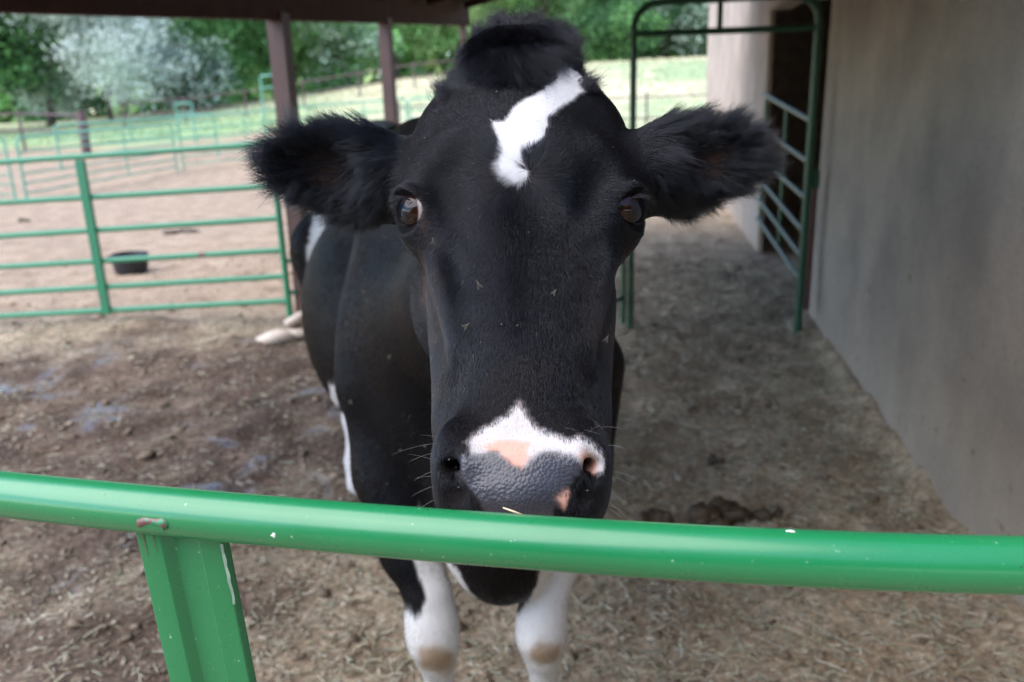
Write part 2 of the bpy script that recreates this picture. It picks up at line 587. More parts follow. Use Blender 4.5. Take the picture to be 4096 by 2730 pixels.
# loose litter: straw blades and crumbs
def litter():
    n = 60000
    y = .95 + rng.random(n) ** 1.5 * 7.5
    x = (rng.random(n) * 2 - 1) * (.72 * y + .5)
    ok = (x < 1.15 + .165 * y) & (x > -4.2)
    mudk = mud_w(x, y)
    ok &= rng.random(n) > mudk * .75
    ok &= ~((y > 6.6) & (x < -1.2))
    x, y = x[ok], y[ok]
    n = len(x)
    z = ground_z(x, y) + .004 + rng.random(n) * .008
    L = rng.gamma(1.5, .0075, n) + .006
    w = rng.uniform(.0008, .0018, n) * (1 + .16 * y)
    th = rng.random(n) * 2 * math.pi
    pit = rng.normal(0, .22, n)
    bend = rng.normal(0, .15, n)
    d0 = np.stack([np.cos(th) * np.cos(pit), np.sin(th) * np.cos(pit), np.sin(pit)], -1)
    d1 = np.stack([np.cos(th + bend) * np.cos(pit), np.sin(th + bend) * np.cos(pit), -np.abs(np.sin(pit)) * .6], -1)
    C_ = np.stack([x, y, z + np.abs(np.sin(pit)) * L * .5], -1)
    P = np.stack([C_ - d0 * L[:, None], C_, C_ + d1 * L[:, None]], 1)
    s = np.stack([-np.sin(th), np.cos(th), 0 * th], -1)
    u = np.array([0, 0, 1.0])
    off = np.stack([s * w[:, None], -s * w[:, None] * .6 + u * w[:, None], -s * w[:, None] * .6 - u * w[:, None]], 1)
    V = (P[:, :, None, :] + off[:, None, :, :]).reshape(n, 9, 3)
    F = []
    for i in range(2):
        for k in range(3):
            F.append((i * 3 + k, i * 3 + (k + 1) % 3, i * 3 + 3 + (k + 1) % 3, i * 3 + 3 + k))
    F = (np.array(F)[None] + 9 * np.arange(n)[:, None, None]).reshape(-1, 4)
    base = np.array([[.56, .48, .32], [.66, .60, .44], [.45, .40, .26], [.34, .27, .18], [.52, .52, .38], [.74, .68, .55]])
    c = base[rng.integers(0, len(base), n)] * rng.uniform(.5, 1.0, n)[:, None]
    o = mesh_np("straw_litter", V.reshape(-1, 3), F, mat_attr("straw", "tone", .7, .3))
    vcol(o.data, "tone", np.repeat(np.concatenate([c, np.ones((n, 1))], 1), 9, 0))
    tag(o, "loose straw and hay stalks strewn over the shed floor", "straw", kind="stuff")
    # crumbs
    n = 30000
    y = .95 + rng.random(n) ** 1.4 * 9
    x = (rng.random(n) * 2 - 1) * (.72 * y + .5)
    ok = (x < 1.15 + .165 * y) & (x > -5.5)
    x, y = x[ok], y[ok]
    n = len(x)
    big = rng.random(n) < .022
    s = np.where(big, rng.uniform(.016, .034, n), rng.gamma(2, .0022, n) + .002)
    O8 = np.array([[1, 0, 0], [-1, 0, 0], [0, 1, 0], [0, -1, 0], [0, 0, 1], [0, 0, -1], [.66, .66, .1], [-.66, .6, .1], [.6, -.66, .1], [-.6, -.6, .1]], float)
    F10 = [(0, 6, 4), (6, 2, 4), (2, 7, 4), (7, 1, 4), (1, 9, 4), (9, 3, 4), (3, 8, 4), (8, 0, 4),
           (6, 0, 5), (2, 6, 5), (7, 2, 5), (1, 7, 5), (9, 1, 5), (3, 9, 5), (8, 3, 5), (0, 8, 5)]
    J = O8[None] * rng.uniform(.6, 1.3, (n, 10, 1)) * np.stack([rng.uniform(.7, 1.6, n), rng.uniform(.5, 1.1, n), rng.uniform(.35, .7, n)], -1)[:, None, :]
    th = rng.random(n) * 6.28
    ct, st = np.cos(th)[:, None], np.sin(th)[:, None]
    J = np.stack([J[..., 0] * ct - J[..., 1] * st, J[..., 0] * st + J[..., 1] * ct, J[..., 2]], -1) * s[:, None, None]
    V = J + np.stack([x, y, ground_z(x, y) + s * .25], -1)[:, None, :]
    F = (np.array(F10)[None] + 10 * np.arange(n)[:, None, None]).reshape(-1, 3)
    base = np.array([[.26, .195, .14], [.19, .14, .10], [.34, .27, .20], [.40, .34, .26], [.30, .23, .17], [.44, .37, .28]])
    pick = np.where(big, rng.integers(0, 2, n), rng.integers(0, len(base), n))
    c = base[pick] * rng.uniform(.7, 1.15, n)[:, None]
    yd = (y > 6.8) & (x < -.8)
    c[yd] = c[yd] * 1.3 + np.array([.12, .07, .04])
    o = mesh_np("soil_crumbs", V.reshape(-1, 3), F, mat_attr("crumbs", "tone", .9, .2), None, True)
    vcol(o.data, "tone", np.repeat(np.concatenate([c, np.ones((n, 1))], 1), 10, 0))
    tag(o, "crumbs of dry dung and soil over the shed floor", "soil crumbs", kind="stuff")


litter()

# ================================================================== SHED: roof, beam, posts
W0, W1 = np.array([1.6465, 2.62]), np.array([2.188, 5.853])          # foot of the concrete wall
wd = (W1 - W0) / np.linalg.norm(W1 - W0)                              # along the wall, away from the camera
wnrm = np.array([-wd[1], wd[0]])                                      # towards the cow


def wall_pt(s, z=0.0, out=0.0):
    q = W1 + wd * s + wnrm * out
    return np.array([q[0], q[1], z])


shed = empty("open_shed", (-1.62, 6.4, 0))
tag(shed, "open cattle shed with dark brown roof, wide beam and slim posts", "shed")
B1, B3 = at_y(1113, 83, 6.4), at_y(1862, 104, 11.0)
bdir = (B3 - B1) / np.linalg.norm(B3 - B1)
B0 = B1 - bdir * 5.6
Bend = B3 + bdir * .05
BH = .27
up_b = np.cross(np.cross(bdir, (0, 0, 1)), bdir)
mb = MB()
mb.beam(B0 + np.array([0, 0, BH / 2]), Bend + np.array([0, 0, BH / 2]), .09, BH)
mb.build("fascia_beam", M_BEAM, shed)
for x_, Y_p, w_p in ((1113, 6.4, .125), (1510, 8.4, .105), (1858, 10.9, .075)):
    s_ = (Y_p - B1[1]) / bdir[1]
    top = B1 + bdir * s_
    mb = MB()
    gz0 = float(ground_z(top[0], top[1]))
    mb.beam((top[0], top[1], gz0 - .2), (top[0], top[1], top[2] + .05), w_p, w_p, up=(bdir[0], bdir[1], 0))
    mb.build("post", M_POST, shed)
# roof sheet: rises from the beam towards the wall
perp = np.array([bdir[1], -bdir[0], 0])
perp /= np.linalg.norm(perp)
near0 = B1 + bdir * ((1.15 - B1[1]) / bdir[1] + .9)
rise = .20
P00 = near0 + np.array([0, 0, BH + .004]) - perp * .10
P10 = near0 + np.array([0, 0, BH + .004]) + perp * 7.8 + np.array([0, 0, 7.9 * rise])
P01 = B3 + bdir * .35 + np.array([0, 0, BH + .004]) - perp * .10
P11 = B3 + bdir * .35 + np.array([0, 0, BH + .004]) + perp * 7.0 + np.array([0, 0, 7.1 * rise])
th_ = np.array([0, 0, .05])
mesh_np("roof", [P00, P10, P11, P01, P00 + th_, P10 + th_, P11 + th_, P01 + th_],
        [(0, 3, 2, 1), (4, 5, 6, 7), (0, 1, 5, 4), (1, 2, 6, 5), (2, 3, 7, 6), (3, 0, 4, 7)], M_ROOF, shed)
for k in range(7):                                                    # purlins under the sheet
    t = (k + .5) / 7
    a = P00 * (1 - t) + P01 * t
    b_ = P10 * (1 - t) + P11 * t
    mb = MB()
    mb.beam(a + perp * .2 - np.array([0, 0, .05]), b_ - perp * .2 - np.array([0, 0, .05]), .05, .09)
    mb.build("purlin", M_ROOF, shed)


# ================================================================== CONCRETE WALL with a doorway into a dark stall
def wall_seg(name, s0, s1, h, mat, label, thick=.2, cat="wall"):
    """a slightly uneven wall face from s0 to s1 along the wall line"""
    root = empty(name, tuple(wall_pt(s0, 0)))
    tag(root, label, cat)
    ns, nz = max(2, int((s1 - s0) / .06)), 40
    S, Z = np.meshgrid(np.linspace(s0, s1, ns), np.linspace(-.15, h, nz), indexing='ij')
    P = W1[None, None, :] + wd * S[..., None]
    Q = np.stack([P[..., 0], P[..., 1], Z], -1)
    off = (.006 if s0 < 0 else .0015) * fbm(Q, 1.5, 3)
    P = P + wnrm * off[..., None]
    V = np.stack([P[..., 0], P[..., 1], Z], -1).reshape(-1, 3)
    F = []
    for i in range(ns - 1):
        for k in range(nz - 1):
            a = i * nz + k
            F.append((a, a + 1, a + nz + 1, a + nz))
    nb = len(V)
    back = [wall_pt(s0, -.15, -thick), wall_pt(s0, h, -thick), wall_pt(s1, h, -thick), wall_pt(s1, -.15, -thick)]
    V = np.concatenate([V, back])
    F += [(nb, nb + 3, nb + 2, nb + 1)]
    F += [tuple([nb, nb + 1] + list(range(nz - 1, -1, -1)))]
    e0 = (ns - 1) * nz
    F += [tuple([nb + 2, nb + 3] + list(range(e0, e0 + nz)))]
    F += [tuple([nb + 1, nb + 2] + [i * nz + nz - 1 for i in range(ns - 1, -1, -1)])]
    return root, mesh_np("wall_face", V, F, mat, root, True)


wall_near, wf = wall_seg("concrete_wall", -6.2, .06, 2.75, M_WALL, "grey streaked concrete wall along the right side, splashed brown near the ground")
wf.data.set_sharp_from_angle(angle=math.radians(40))
wall_far, wf = wall_seg("concrete_wall", 3.08, 12.6, 3.6, M_WALL2, "pale tan concrete wall, daylight painted into its colour, beyond the dark stall doorway", .045)
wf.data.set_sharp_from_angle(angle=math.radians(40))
mb = MB()
mb.beam(wall_pt(.06, 2.60, -.1), wall_pt(3.08, 2.60, -.1), .2, .30)
mb.build("door_lintel", M_WALL, wall_near)
# stall behind the doorway: boarded walls
stall = empty("stall", tuple(wall_pt(1.4, 0, -1.6)))
tag(stall, "dark boarded stall seen through the doorway of the concrete wall", "stall")
for k in range(11):
    mb = MB()
    z0 = .02 + k * .25
    mb.beam(wall_pt(-.3, z0 + .12, -2.1 + .006 * (k % 2)), wall_pt(5.2, z0 + .12, -2.1 + .006 * (k % 2)), .03, .235)
    mb.build("board", M_DARKWOOD, stall)
for s_ in (-.3, 5.2):
    mb = MB()
    mb.beam(wall_pt(s_, 1.35, -.21), wall_pt(s_, 1.35, -2.08), .04, 2.8)
    mb.build("side_wall", M_DARKWOOD, stall)
mb = MB()
mb.beam(wall_pt(-.4, 2.80, -1.2), wall_pt(5.3, 2.80, -1.2), 2.1, .06)
mb.build("ceiling", M_DARKWOOD, stall)


# ================================================================== GATES AND FENCES
def pipe(name, pts, r, mat, parent, n=10):
    mb = MB()
    mb.tube(pts, r, n)
    o = mb.build(name, mat, parent, True)
    o.data.set_sharp_from_angle(angle=math.radians(50))
    return o


def lerp(a, b, t):
    return np.asarray(a, float) * (1 - t) + np.asarray(b, float) * t


# ---- the gate in front of the cow
RL, RC, RR = at(0, 1976, .775), at(2048, 2164, .655), at(4096, 2262, .605)
rail_z = float(RL[2] + RC[2] + RR[2]) / 3
gdir = RR - RL
gdir /= np.linalg.norm(gdir)
RAD = .0212
g_front = empty("green_gate", (RC[0], RC[1], 0))
tag(g_front, "bright green tubular gate close to the camera in front of the cow", "gate")


def rail_curve(z, ext0=.42, ext1=.75, n=36):
    """the top rail bows slightly: a smooth path through the three points, carried on straight at both ends"""
    out = []
    for t in np.linspace(0, 1, n):
        q = RL * (1 - t) * (1 - 2 * t) + RC * 4 * t * (1 - t) + RR * t * (2 * t - 1)
        out.append(q if z is None else np.array([q[0], q[1], z]))
    d0, d1 = out[0] - out[1], out[-1] - out[-2]
    return [out[0] + d0 / np.linalg.norm(d0) * ext0] + out + [out[-1] + d1 / np.linalg.norm(d1) * ext1]


rail_o = pipe("top_rail", rail_curve(None), RAD, M_PAINT, g_front, 40)
for k, z in enumerate((1.03, .79, .57, .37, .18)):
    pipe("rail", rail_curve(z, n=6), RAD * .95, M_PAINT, g_front, 16)
# channel brace: a folded steel strip running down from the top rail
bt = at(735, 2090, .725)
bx = np.array([gdir[0], gdir[1], 0])
bx /= np.linalg.norm(bx)
bo = np.array([bx[1], -bx[0], 0])                 # out towards the camera
if bo[1] > 0:
    bo = -bo
prof = [(-.0405, -.004), (-.0385, .0045), (-.016, .0055), (-.010, -.004), (.0135, -.0045), (.018, .003), (.038, .001), (.040, -.006)]
V, F = [], []
zs = np.linspace(rail_z - .008, .14, 14)
for z in zs:
    for (u, o_) in prof:
        V.append(np.array([bt[0], bt[1], z]) + bx * (u * 1.06 + .004 - .060 * (z - 1.05)) + bo * (o_ - .004))
    for (u, o_) in reversed(prof):
        V.append(np.array([bt[0], bt[1], z]) + bx * (u * 1.03 + .004 - .060 * (z - 1.05)) + bo * (o_ - .0075))
m_ = 2 * len(prof)
for i in range(len(zs) - 1):
    for k in range(m_):
        F.append((i * m_ + k, i * m_ + (k + 1) % m_, (i + 1) * m_ + (k + 1) % m_, (i + 1) * m_ + k))
F.append(tuple(range(m_ - 1, -1, -1)))
brace = mesh_np("brace", V, F, M_PAINT, g_front, True)
brace.data.set_sharp_from_angle(angle=math.radians(60))
mod = brace.modifiers.new("soft edges", 'BEVEL')
mod.width = .002
mod.segments = 2
mod.limit_method = 'ANGLE'
def on_rail(px, py):
    """point of the top rail's surface seen at a photograph pixel"""
    r = _f + (px - 2048) / FPX * _R - (py - 1365) / FPX * _U
    path = np.array(rail_curve(None, n=200))
    best = None
    for t in np.linspace(.45, 1.2, 1500):
        p = CAM + r * t
        q = path[np.argmin(((path - p) ** 2).sum(1))]
        dd = np.linalg.norm(p - q)
        if dd <= RAD:
            return p, (p - q) / dd
    return None


M_WELD = mat_paint_old("weld_rust_and_paint", (.020, .19, .075), .47, (.15, .062, .058))
M_WELD.node_tree.nodes["Noise Texture"].inputs["Scale"].default_value = 120
tabV, tabF = [], []
for j, py in enumerate((2092, 2100, 2108, 2114, 2119)):
    for i_, px in enumerate((563, 585, 610, 635, 657)):
        h = on_rail(px, py + (px - 563) * .06)
        if h is None:
            h = (tabV[-5] - bo * .0 - np.array([0, 0, .004]), bo * .0)
        tabV.append(h[0] + h[1] * .0014)
tabF = [(j * 5 + i_, j * 5 + i_ + 1, j * 5 + i_ + 6, j * 5 + i_ + 5) for j in range(4) for i_ in range(4)]
mesh_np("brace_tab", tabV, tabF, M_PAINT, g_front, True)
wp = [on_rail(px, py) for px, py in ((556, 2106), (562, 2093), (580, 2086), (604, 2087), (626, 2091), (646, 2091), (661, 2100), (668, 2114))]
wp = [h[0] - h[1] * .0015 for h in wp if h is not None]
mb = MB()
mb.tube(wp, [.0030, .0048, .0042, .0034, .0036, .0046, .0050, .0030][:len(wp)], 10)
mb.build("weld_bead", M_WELD, g_front, True)
for u, l_, w_ in ((-.031, .026, .0008), (-.021, .022, .0006)):
    V = []
    for k in range(7):
        z = rail_z - .020 - l_ * k / 6
        ww = w_ * (1 - .7 * k / 6) * random.uniform(.7, 1.2)
        c0 = np.array([bt[0], bt[1], z]) + bx * (u * 1.06 + .004 - .060 * (z - 1.05)) + bo * (.0052 - .004 + (.0012 if u > -.03 else .0006))
        V += [c0 - bx * ww, c0 + bx * ww]
    mesh_np("rust_run", V, [(2 * k, 2 * k + 1, 2 * k + 3, 2 * k + 2) for k in range(6)], M_RUST, brace)
for px, py, s_ in ((1095, 2143, .0022), (1097, 2136, .0016), (3165, 2127, .0026), (3150, 2127, .0016)):
    h = on_rail(px, py)
    if h is not None:
        p, nn = h
        t1 = gdir - nn * (gdir @ nn)
        t1 /= np.linalg.norm(t1)
        t2 = np.cross(nn, t1)
        V = [p + nn * .0004 + (t1 * math.cos(q) * s_ * random.uniform(.6, 1.5) + t2 * math.sin(q) * s_ * random.uniform(.5, 1.1)) for q in np.linspace(0, 6.28, 9)[:-1]]
        V.append(p + nn * .0010)
        mesh_np("paint_chip", V, [(k, (k + 1) % 8, 8) for k in range(8)], M_CHIP, rail_o)
# long scrape down the edge of the brace
V = []
for k in range(9):
    z = rail_z - .028 - k * .0075
    V += [np.array([bt[0], bt[1], z]) + bx * (.0325 + .004 * k / 8 + random.uniform(-.0004, .0014)) + bo * .0000, np.array([bt[0], bt[1], z]) + bx * (.0358 + .004 * k / 8 + random.uniform(-.0016, .0002)) + bo * -.0006]
mesh_np("bare_scrape", np.array(V) + bo * .0003, [(2 * k, 2 * k + 1, 2 * k + 3, 2 * k + 2) for k in range(8)], M_SCUFF, brace)

# ---- green six-rail gate between shed post and yard
gL, gR = np.array([-5.15, 6.70]), np.array([-1.745, 6.34])
zl = [1.285, .975, .705, .46, .245, .055]
zr = [1.385, 1.075, .83, .585, .38, .185]
g_mid = empty("green_gate", (gR[0], gR[1], 0))
tag(g_mid, "green six-rail gate on the left with worn rails, hung on the brown shed post", "gate")
for a, b_ in zip(zl, zr):
    pipe("rail", [(gL[0], gL[1], a - .035), (gR[0], gR[1], b_)], .0225, M_GREEN, g_mid, 10)
pipe("end_post", [(gR[0], gR[1], .02), (gR[0] - .008, gR[1], 1.385)], .024, M_GREEN, g_mid, 10)
tb = (-3.25 - gL[0]) / (gR[0] - gL[0])
bq_ = lerp(gL, gR, tb)
mb = MB()
mb.beam((bq_[0], bq_[1] - .02, .09), (bq_[0] - .012, bq_[1] - .02, 1.30), .062, .045, up=(0, 1, 0))
mb.build("brace", M_GREEN, g_mid)
for z in (.25, .5, 1.1):
    mb = MB()
    mb.beam((gR[0] + .01, gR[1], z), (gR[0] + .085, gR[1] + .005, z), .03, .03)
    mb.build("hinge", M_GREEN_DARK, g_mid)

# ---- walk-through frame inside the shed, with its small gate swung open behind the cow
wt0, wt1 = np.array([.872, 5.86]), np.array([2.012, 5.60])
fr_ = empty("walk_through_frame", (wt0[0], wt0[1], 0))
tag(fr_, "tall dark green arched walk-through frame standing against the concrete wall", "gate frame")
arc0 = [(wt0[0], wt0[1], 0), (wt0[0], wt0[1], 2.05)]
ptsL = [np.array([wt0[0], wt0[1], z]) for z in (0, .7, 1.4, 2.08)]
for q in np.linspace(.2, 1, 5):
    a = q * math.pi / 2
    p2 = lerp(wt0, wt1, .14 * (1 - math.cos(a)))
    ptsL.append(np.array([p2[0], p2[1], 2.08 + .155 * math.sin(a)]))
ptsR = [np.array([wt1[0], wt1[1], z]) for z in (0, .7, 1.4, 2.08)]
for q in np.linspace(.2, 1, 5):
    a = q * math.pi / 2
    p2 = lerp(wt1, wt0, .14 * (1 - math.cos(a)))
    ptsR.append(np.array([p2[0], p2[1], 2.08 + .155 * math.sin(a)]))
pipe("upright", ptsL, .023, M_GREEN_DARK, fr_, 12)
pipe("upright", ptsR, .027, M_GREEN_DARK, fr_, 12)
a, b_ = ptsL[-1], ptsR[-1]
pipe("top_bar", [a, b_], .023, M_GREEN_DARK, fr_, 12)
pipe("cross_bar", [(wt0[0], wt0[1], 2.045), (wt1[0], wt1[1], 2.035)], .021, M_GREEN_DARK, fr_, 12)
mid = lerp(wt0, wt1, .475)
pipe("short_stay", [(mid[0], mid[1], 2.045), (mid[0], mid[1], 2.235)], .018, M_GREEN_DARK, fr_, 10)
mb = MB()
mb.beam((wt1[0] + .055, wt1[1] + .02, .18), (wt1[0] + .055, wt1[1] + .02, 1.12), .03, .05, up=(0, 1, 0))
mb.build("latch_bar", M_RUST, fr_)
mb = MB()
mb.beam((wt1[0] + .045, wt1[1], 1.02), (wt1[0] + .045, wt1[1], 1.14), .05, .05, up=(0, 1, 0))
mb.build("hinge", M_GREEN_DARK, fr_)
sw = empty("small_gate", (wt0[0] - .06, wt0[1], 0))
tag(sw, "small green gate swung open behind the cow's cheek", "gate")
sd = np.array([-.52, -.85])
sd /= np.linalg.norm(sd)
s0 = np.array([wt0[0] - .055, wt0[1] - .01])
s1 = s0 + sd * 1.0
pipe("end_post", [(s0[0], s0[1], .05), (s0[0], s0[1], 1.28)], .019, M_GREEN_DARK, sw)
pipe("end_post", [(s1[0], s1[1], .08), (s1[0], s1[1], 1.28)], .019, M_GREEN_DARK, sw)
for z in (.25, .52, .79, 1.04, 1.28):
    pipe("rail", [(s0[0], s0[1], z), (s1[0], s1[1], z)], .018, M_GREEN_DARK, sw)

# ---- gate across the stall doorway
sg = empty("stall_gate", (2.17, 6.1, 0))
tag(sg, "dark green pipe gate slanting across the stall doorway beside the concrete wall", "gate")
a2, b2 = np.array([2.165, 6.06]), np.array([2.545, 8.45])
for za, zb in ((1.45, 1.64), (1.165, 1.31), (.905, 1.03), (.665, .82), (.476, .62), (.303, .43)):
    pipe("rail", [(a2[0], a2[1], za), (b2[0], b2[1], zb)], .020, M_GREEN_GREY, sg)
for t, dz in ((.0, 0), (.48, .07), (.985, .15)):
    q = lerp(a2, b2, t)
    pipe("stay", [(q[0] + .025, q[1], .28 + dz), (q[0] + .025, q[1], 1.45 + dz * 1.25)], .019, M_GREEN_DARK, sg)


# ---- yard fences
def rpanel(p0, p1, heights, mat, label, group, stays=(.5,), r=.021, name="fence_panel", corner=.12):
    g0, g1 = float(ground_z(p0[0], p0[1])), float(ground_z(p1[0], p1[1]))
    root = empty(name, (p0[0], p0[1], g0))
    tag(root, label, "fence panel", group)
    top = heights[0]
    P = lambda t, z: np.array([*lerp(p0, p1, t), g0 * (1 - t) + g1 * t + z])
    Lp = np.linalg.norm(np.asarray(p1) - np.asarray(p0))
    c = corner / Lp
    path = [P(0, 0), P(0, top - corner)] + [P(c * (1 - math.cos(q)), top - corner + corner * math.sin(q)) for q in (.5, 1.05, 1.57)]
    path += [P(1 - c * (1 - math.cos(q)), top - corner + corner * math.sin(q)) for q in (1.57, 1.05, .5)] + [P(1, top - corner), P(1, 0)]
    pipe("frame", path, r * 1.15, mat, root, 8)
    for z in heights[1:]:
        pipe("rail", [P(0, z), P(1, z)], r * .85, mat, root, 6)
    for t in stays:
        pipe("stay", [P(t, heights[-1]), P(t, top)], r * .8, mat, root, 6)
    return root


HP = (1.27, .98, .76, .55, .36, .16)
rpanel((-14.2, 16.2), (-10.05, 17.1), HP, M_GREEN_PALE, "pale green fence panel at the far left edge of the yard", "green panels across the yard", (.5,))
rpanel((-9.9, 17.25), (-8.98, 23.0), HP, M_GREEN_PALE, "pale green fence panel behind the left gate, between two round-cornered ends", "green panels across the yard", (.62,), .023)
rpanel((-8.90, 23.25), (-3.0, 26.0), tuple(h * 1.12 for h in HP), M_GREEN_PALE, "pale green fence panel running behind the black ear on the left", "green panels across the yard", (.27, .55, .8), .023)
rpanel((-2.9, 26.0), (-.2, 26.6), tuple(h * 1.1 for h in HP), M_GREEN_PALE, "pale green fence panel seen between the two brown shed posts", "green panels across the yard", (.5,), .023)
rpanel((-12.9, 24.5), (-9.0, 26.5), (1.28, 1.08, .88, .66), M_GREEN_PALE, "small green panel beside the thick brown post in the yard", "green panels across the yard", (.45,), .026)
for lab, xa, xb, Yb, z1 in (("narrow tall green arch rising left of the near shed post", 1050, 1106, 24.0, 2.55), ("low green arch standing behind the yard fence panels", 698, 764, 30.0, 1.95)):
    a, b_ = at_y(xa, 400, Yb), at_y(xb, 400, Yb)
    ga, gb = float(ground_z(a[0], a[1])), float(ground_z(b_[0], b_[1]))
    root = empty("arch_frame", (a[0], a[1], ga))
    tag(root, lab, "arch frame")
    pipe("frame", [(a[0], a[1], ga), (a[0], a[1], z1 - .07), (a[0] + .03, a[1], z1), (b_[0] - .03, b_[1], z1 + .02), (b_[0], b_[1], z1 - .05), (b_[0], b_[1], gb)], .030, M_GREEN_PALE, root, 8)
    pipe("cross_bar", [(a[0], a[1], z1 - .32), (b_[0], b_[1], z1 - .30)], .026, M_GREEN_PALE, root, 8)


def pipe_fence(label, pts, rails, post_h, r=.045, step=None):
    p = [np.array([*q, float(ground_z(q[0], q[1]))]) for q in pts]
    root = empty("pipe_fence", tuple(p[0]))
    tag(root, label, "fence", "brown pipe fences around the field")
    for q in p:
        pipe("post", [q - np.array([0, 0, .1]), q + np.array([0, 0, post_h])], r, M_BROWN, root, 8)
    for a, b_ in zip(p[:-1], p[1:]):
        for z in rails:
            pipe("rail", [a + np.array([0, 0, z]), b_ + np.array([0, 0, z])], r * .7, M_BROWN, root, 6)


pipe_fence("brown pipe fence in front of the dark trees at the far left", [(-24, 30), (-20.5, 30.3), (-17.3, 30.6), (-13.9, 28.2)], (1.32, .75), 1.4, .05)
pipe_fence("brown pipe fence along the foot of the silvery tree", [(-16, 36), (-13.6, 36.6), (-11.2, 37.2), (-8.8, 37.8), (-6.4, 38.2), (-4.0, 38.5), (-1.6, 38.7)], (1.0, .5), 1.1, .045)
pipe_fence("thin brown pipe fence on the dry slope right of the cow's poll", [(-3.4, 27.5), (-.9, 27.3), (1.7, 27.2), (4.45, 27.0), (7.2, 27.0)], (1.02, .38), 1.18, .036)
tp = empty("brown_post", (-13.78, 27.9, float(ground_z(-13.78, 27.9))))
tag(tp, "thick reddish brown post standing in the yard behind the green panels", "post")
gzp = float(ground_z(-13.78, 27.9))
pipe("shaft", [(-13.78, 27.9, gzp - .1), (-13.74, 27.9, 1.76)], .15, M_BROWN, tp, 12)
pipe("cap", [(-13.74, 27.9, 1.76), (-13.74, 27.9, 1.79)], .155, M_BROWN, tp, 12)

# ---- rubber feed tub and other things lying about
tub = empty("feed_tub", (-4.05, 8.75, float(ground_z(-4.05, 8.75))))
tag(tub, "round black rubber feed tub on the dirt behind the left gate", "tub")
V, F, N_ = [], [], 28
profile = [(.0, .015), (.15, .0), (.168, .03), (.184, .17), (.191, .185), (.191, .20), (.178, .205), (.170, .19), (.152, .04), (.0, .03)]
for r_, z in profile:
    for k in range(N_):
        q = 2 * math.pi * k / N_
        V.append((-4.05 + r_ * math.cos(q), 8.75 + r_ * math.sin(q), float(tub.location[2]) + z))
for i in range(len(profile) - 1):
    for k in range(N_):
        F.append((i * N_ + k, i * N_ + (k + 1) % N_, (i + 1) * N_ + (k + 1) % N_, (i + 1) * N_ + k))
o = mesh_np("tub_body", V, F, M_RUBBER, tub, True)
o.data.set_sharp_from_angle(angle=math.radians(45))
for s_ in (-1, 1):
    pipe("handle", [(-4.05 + s_ * .184, 8.70, tub.location[2] + .15), (-4.05 + s_ * .222, 8.72, tub.location[2] + .165), (-4.05 + s_ * .222, 8.78, tub.location[2] + .165), (-4.05 + s_ * .184, 8.80, tub.location[2] + .15)], .011, M_RUBBER, tub, 6)


def dung(x, y, s, label, seed, flat=.45):
    z = float(ground_z(x, y))
    mb = MB()
    r = random.Random(seed)
    for k in range(7):
        a = r.random() * 6.28
        q = r.random() ** .6
        mb.lump((x + s * q * math.cos(a), y + s * q * math.sin(a) * .8, z + s * flat * .35 * r.random()),
                (s * r.uniform(.28, .6), s * r.uniform(.25, .5), s * flat * r.uniform(.35, .8)), seed + k, 9, 6, .28)
    o = mb.build("dung_pile", M_DUNG, None, True)
    tag(o, label, "dung", "dung lying on the ground")


dung(-4.66, 11.75, .19, "flat dark dung pat on the yard dirt, farther than the tub", 5, .2)
dung(.78, 3.02, .135, "large dark dung heap beyond the rail, nearest the middle of the floor", 21, .6)
dung(.555, 3.00, .075, "ochre dung heap right beside the cow's jaw", 33, .9)
dung(1.03, 3.02, .06, "small dark dung clod at the right end of the heaps", 47, .8)
dung(.93, 3.60, .045, "single dark dung clod behind the heaps", 52, .8)
dung(-7.9, 13.6, .10, "tiny dark dung clod beside the far green panel", 61, .6)
# broken concrete collar at the foot of the shed post
mb = MB()
mb.lump((-1.72, 5.86, .02), (.15, .10, .06), 4, 9, 6, .22)
mb.lump((-1.60, 5.90, .02), (.10, .07, .045), 9, 8, 6, .22)
tag(mb.build("concrete_lump", M_PALE, None, True), "pale rounded lump lying at the foot of the shed post", "rubble", "pale rubble at the shed post")
mb = MB()
mb.tube([(-1.72, 6.12, .05), (-1.60, 6.22, .10), (-1.50, 6.26, .125)], [.035, .04, .032], 8)
tag(mb.build("concrete_piece", M_PALE, None, True), "pale slanting stick behind the rounded lump at the shed post", "rubble", "pale rubble at the shed post")


# ================================================================== TREES
M_LEAF = mat_attr("foliage", "tone", .6, .2, .45)


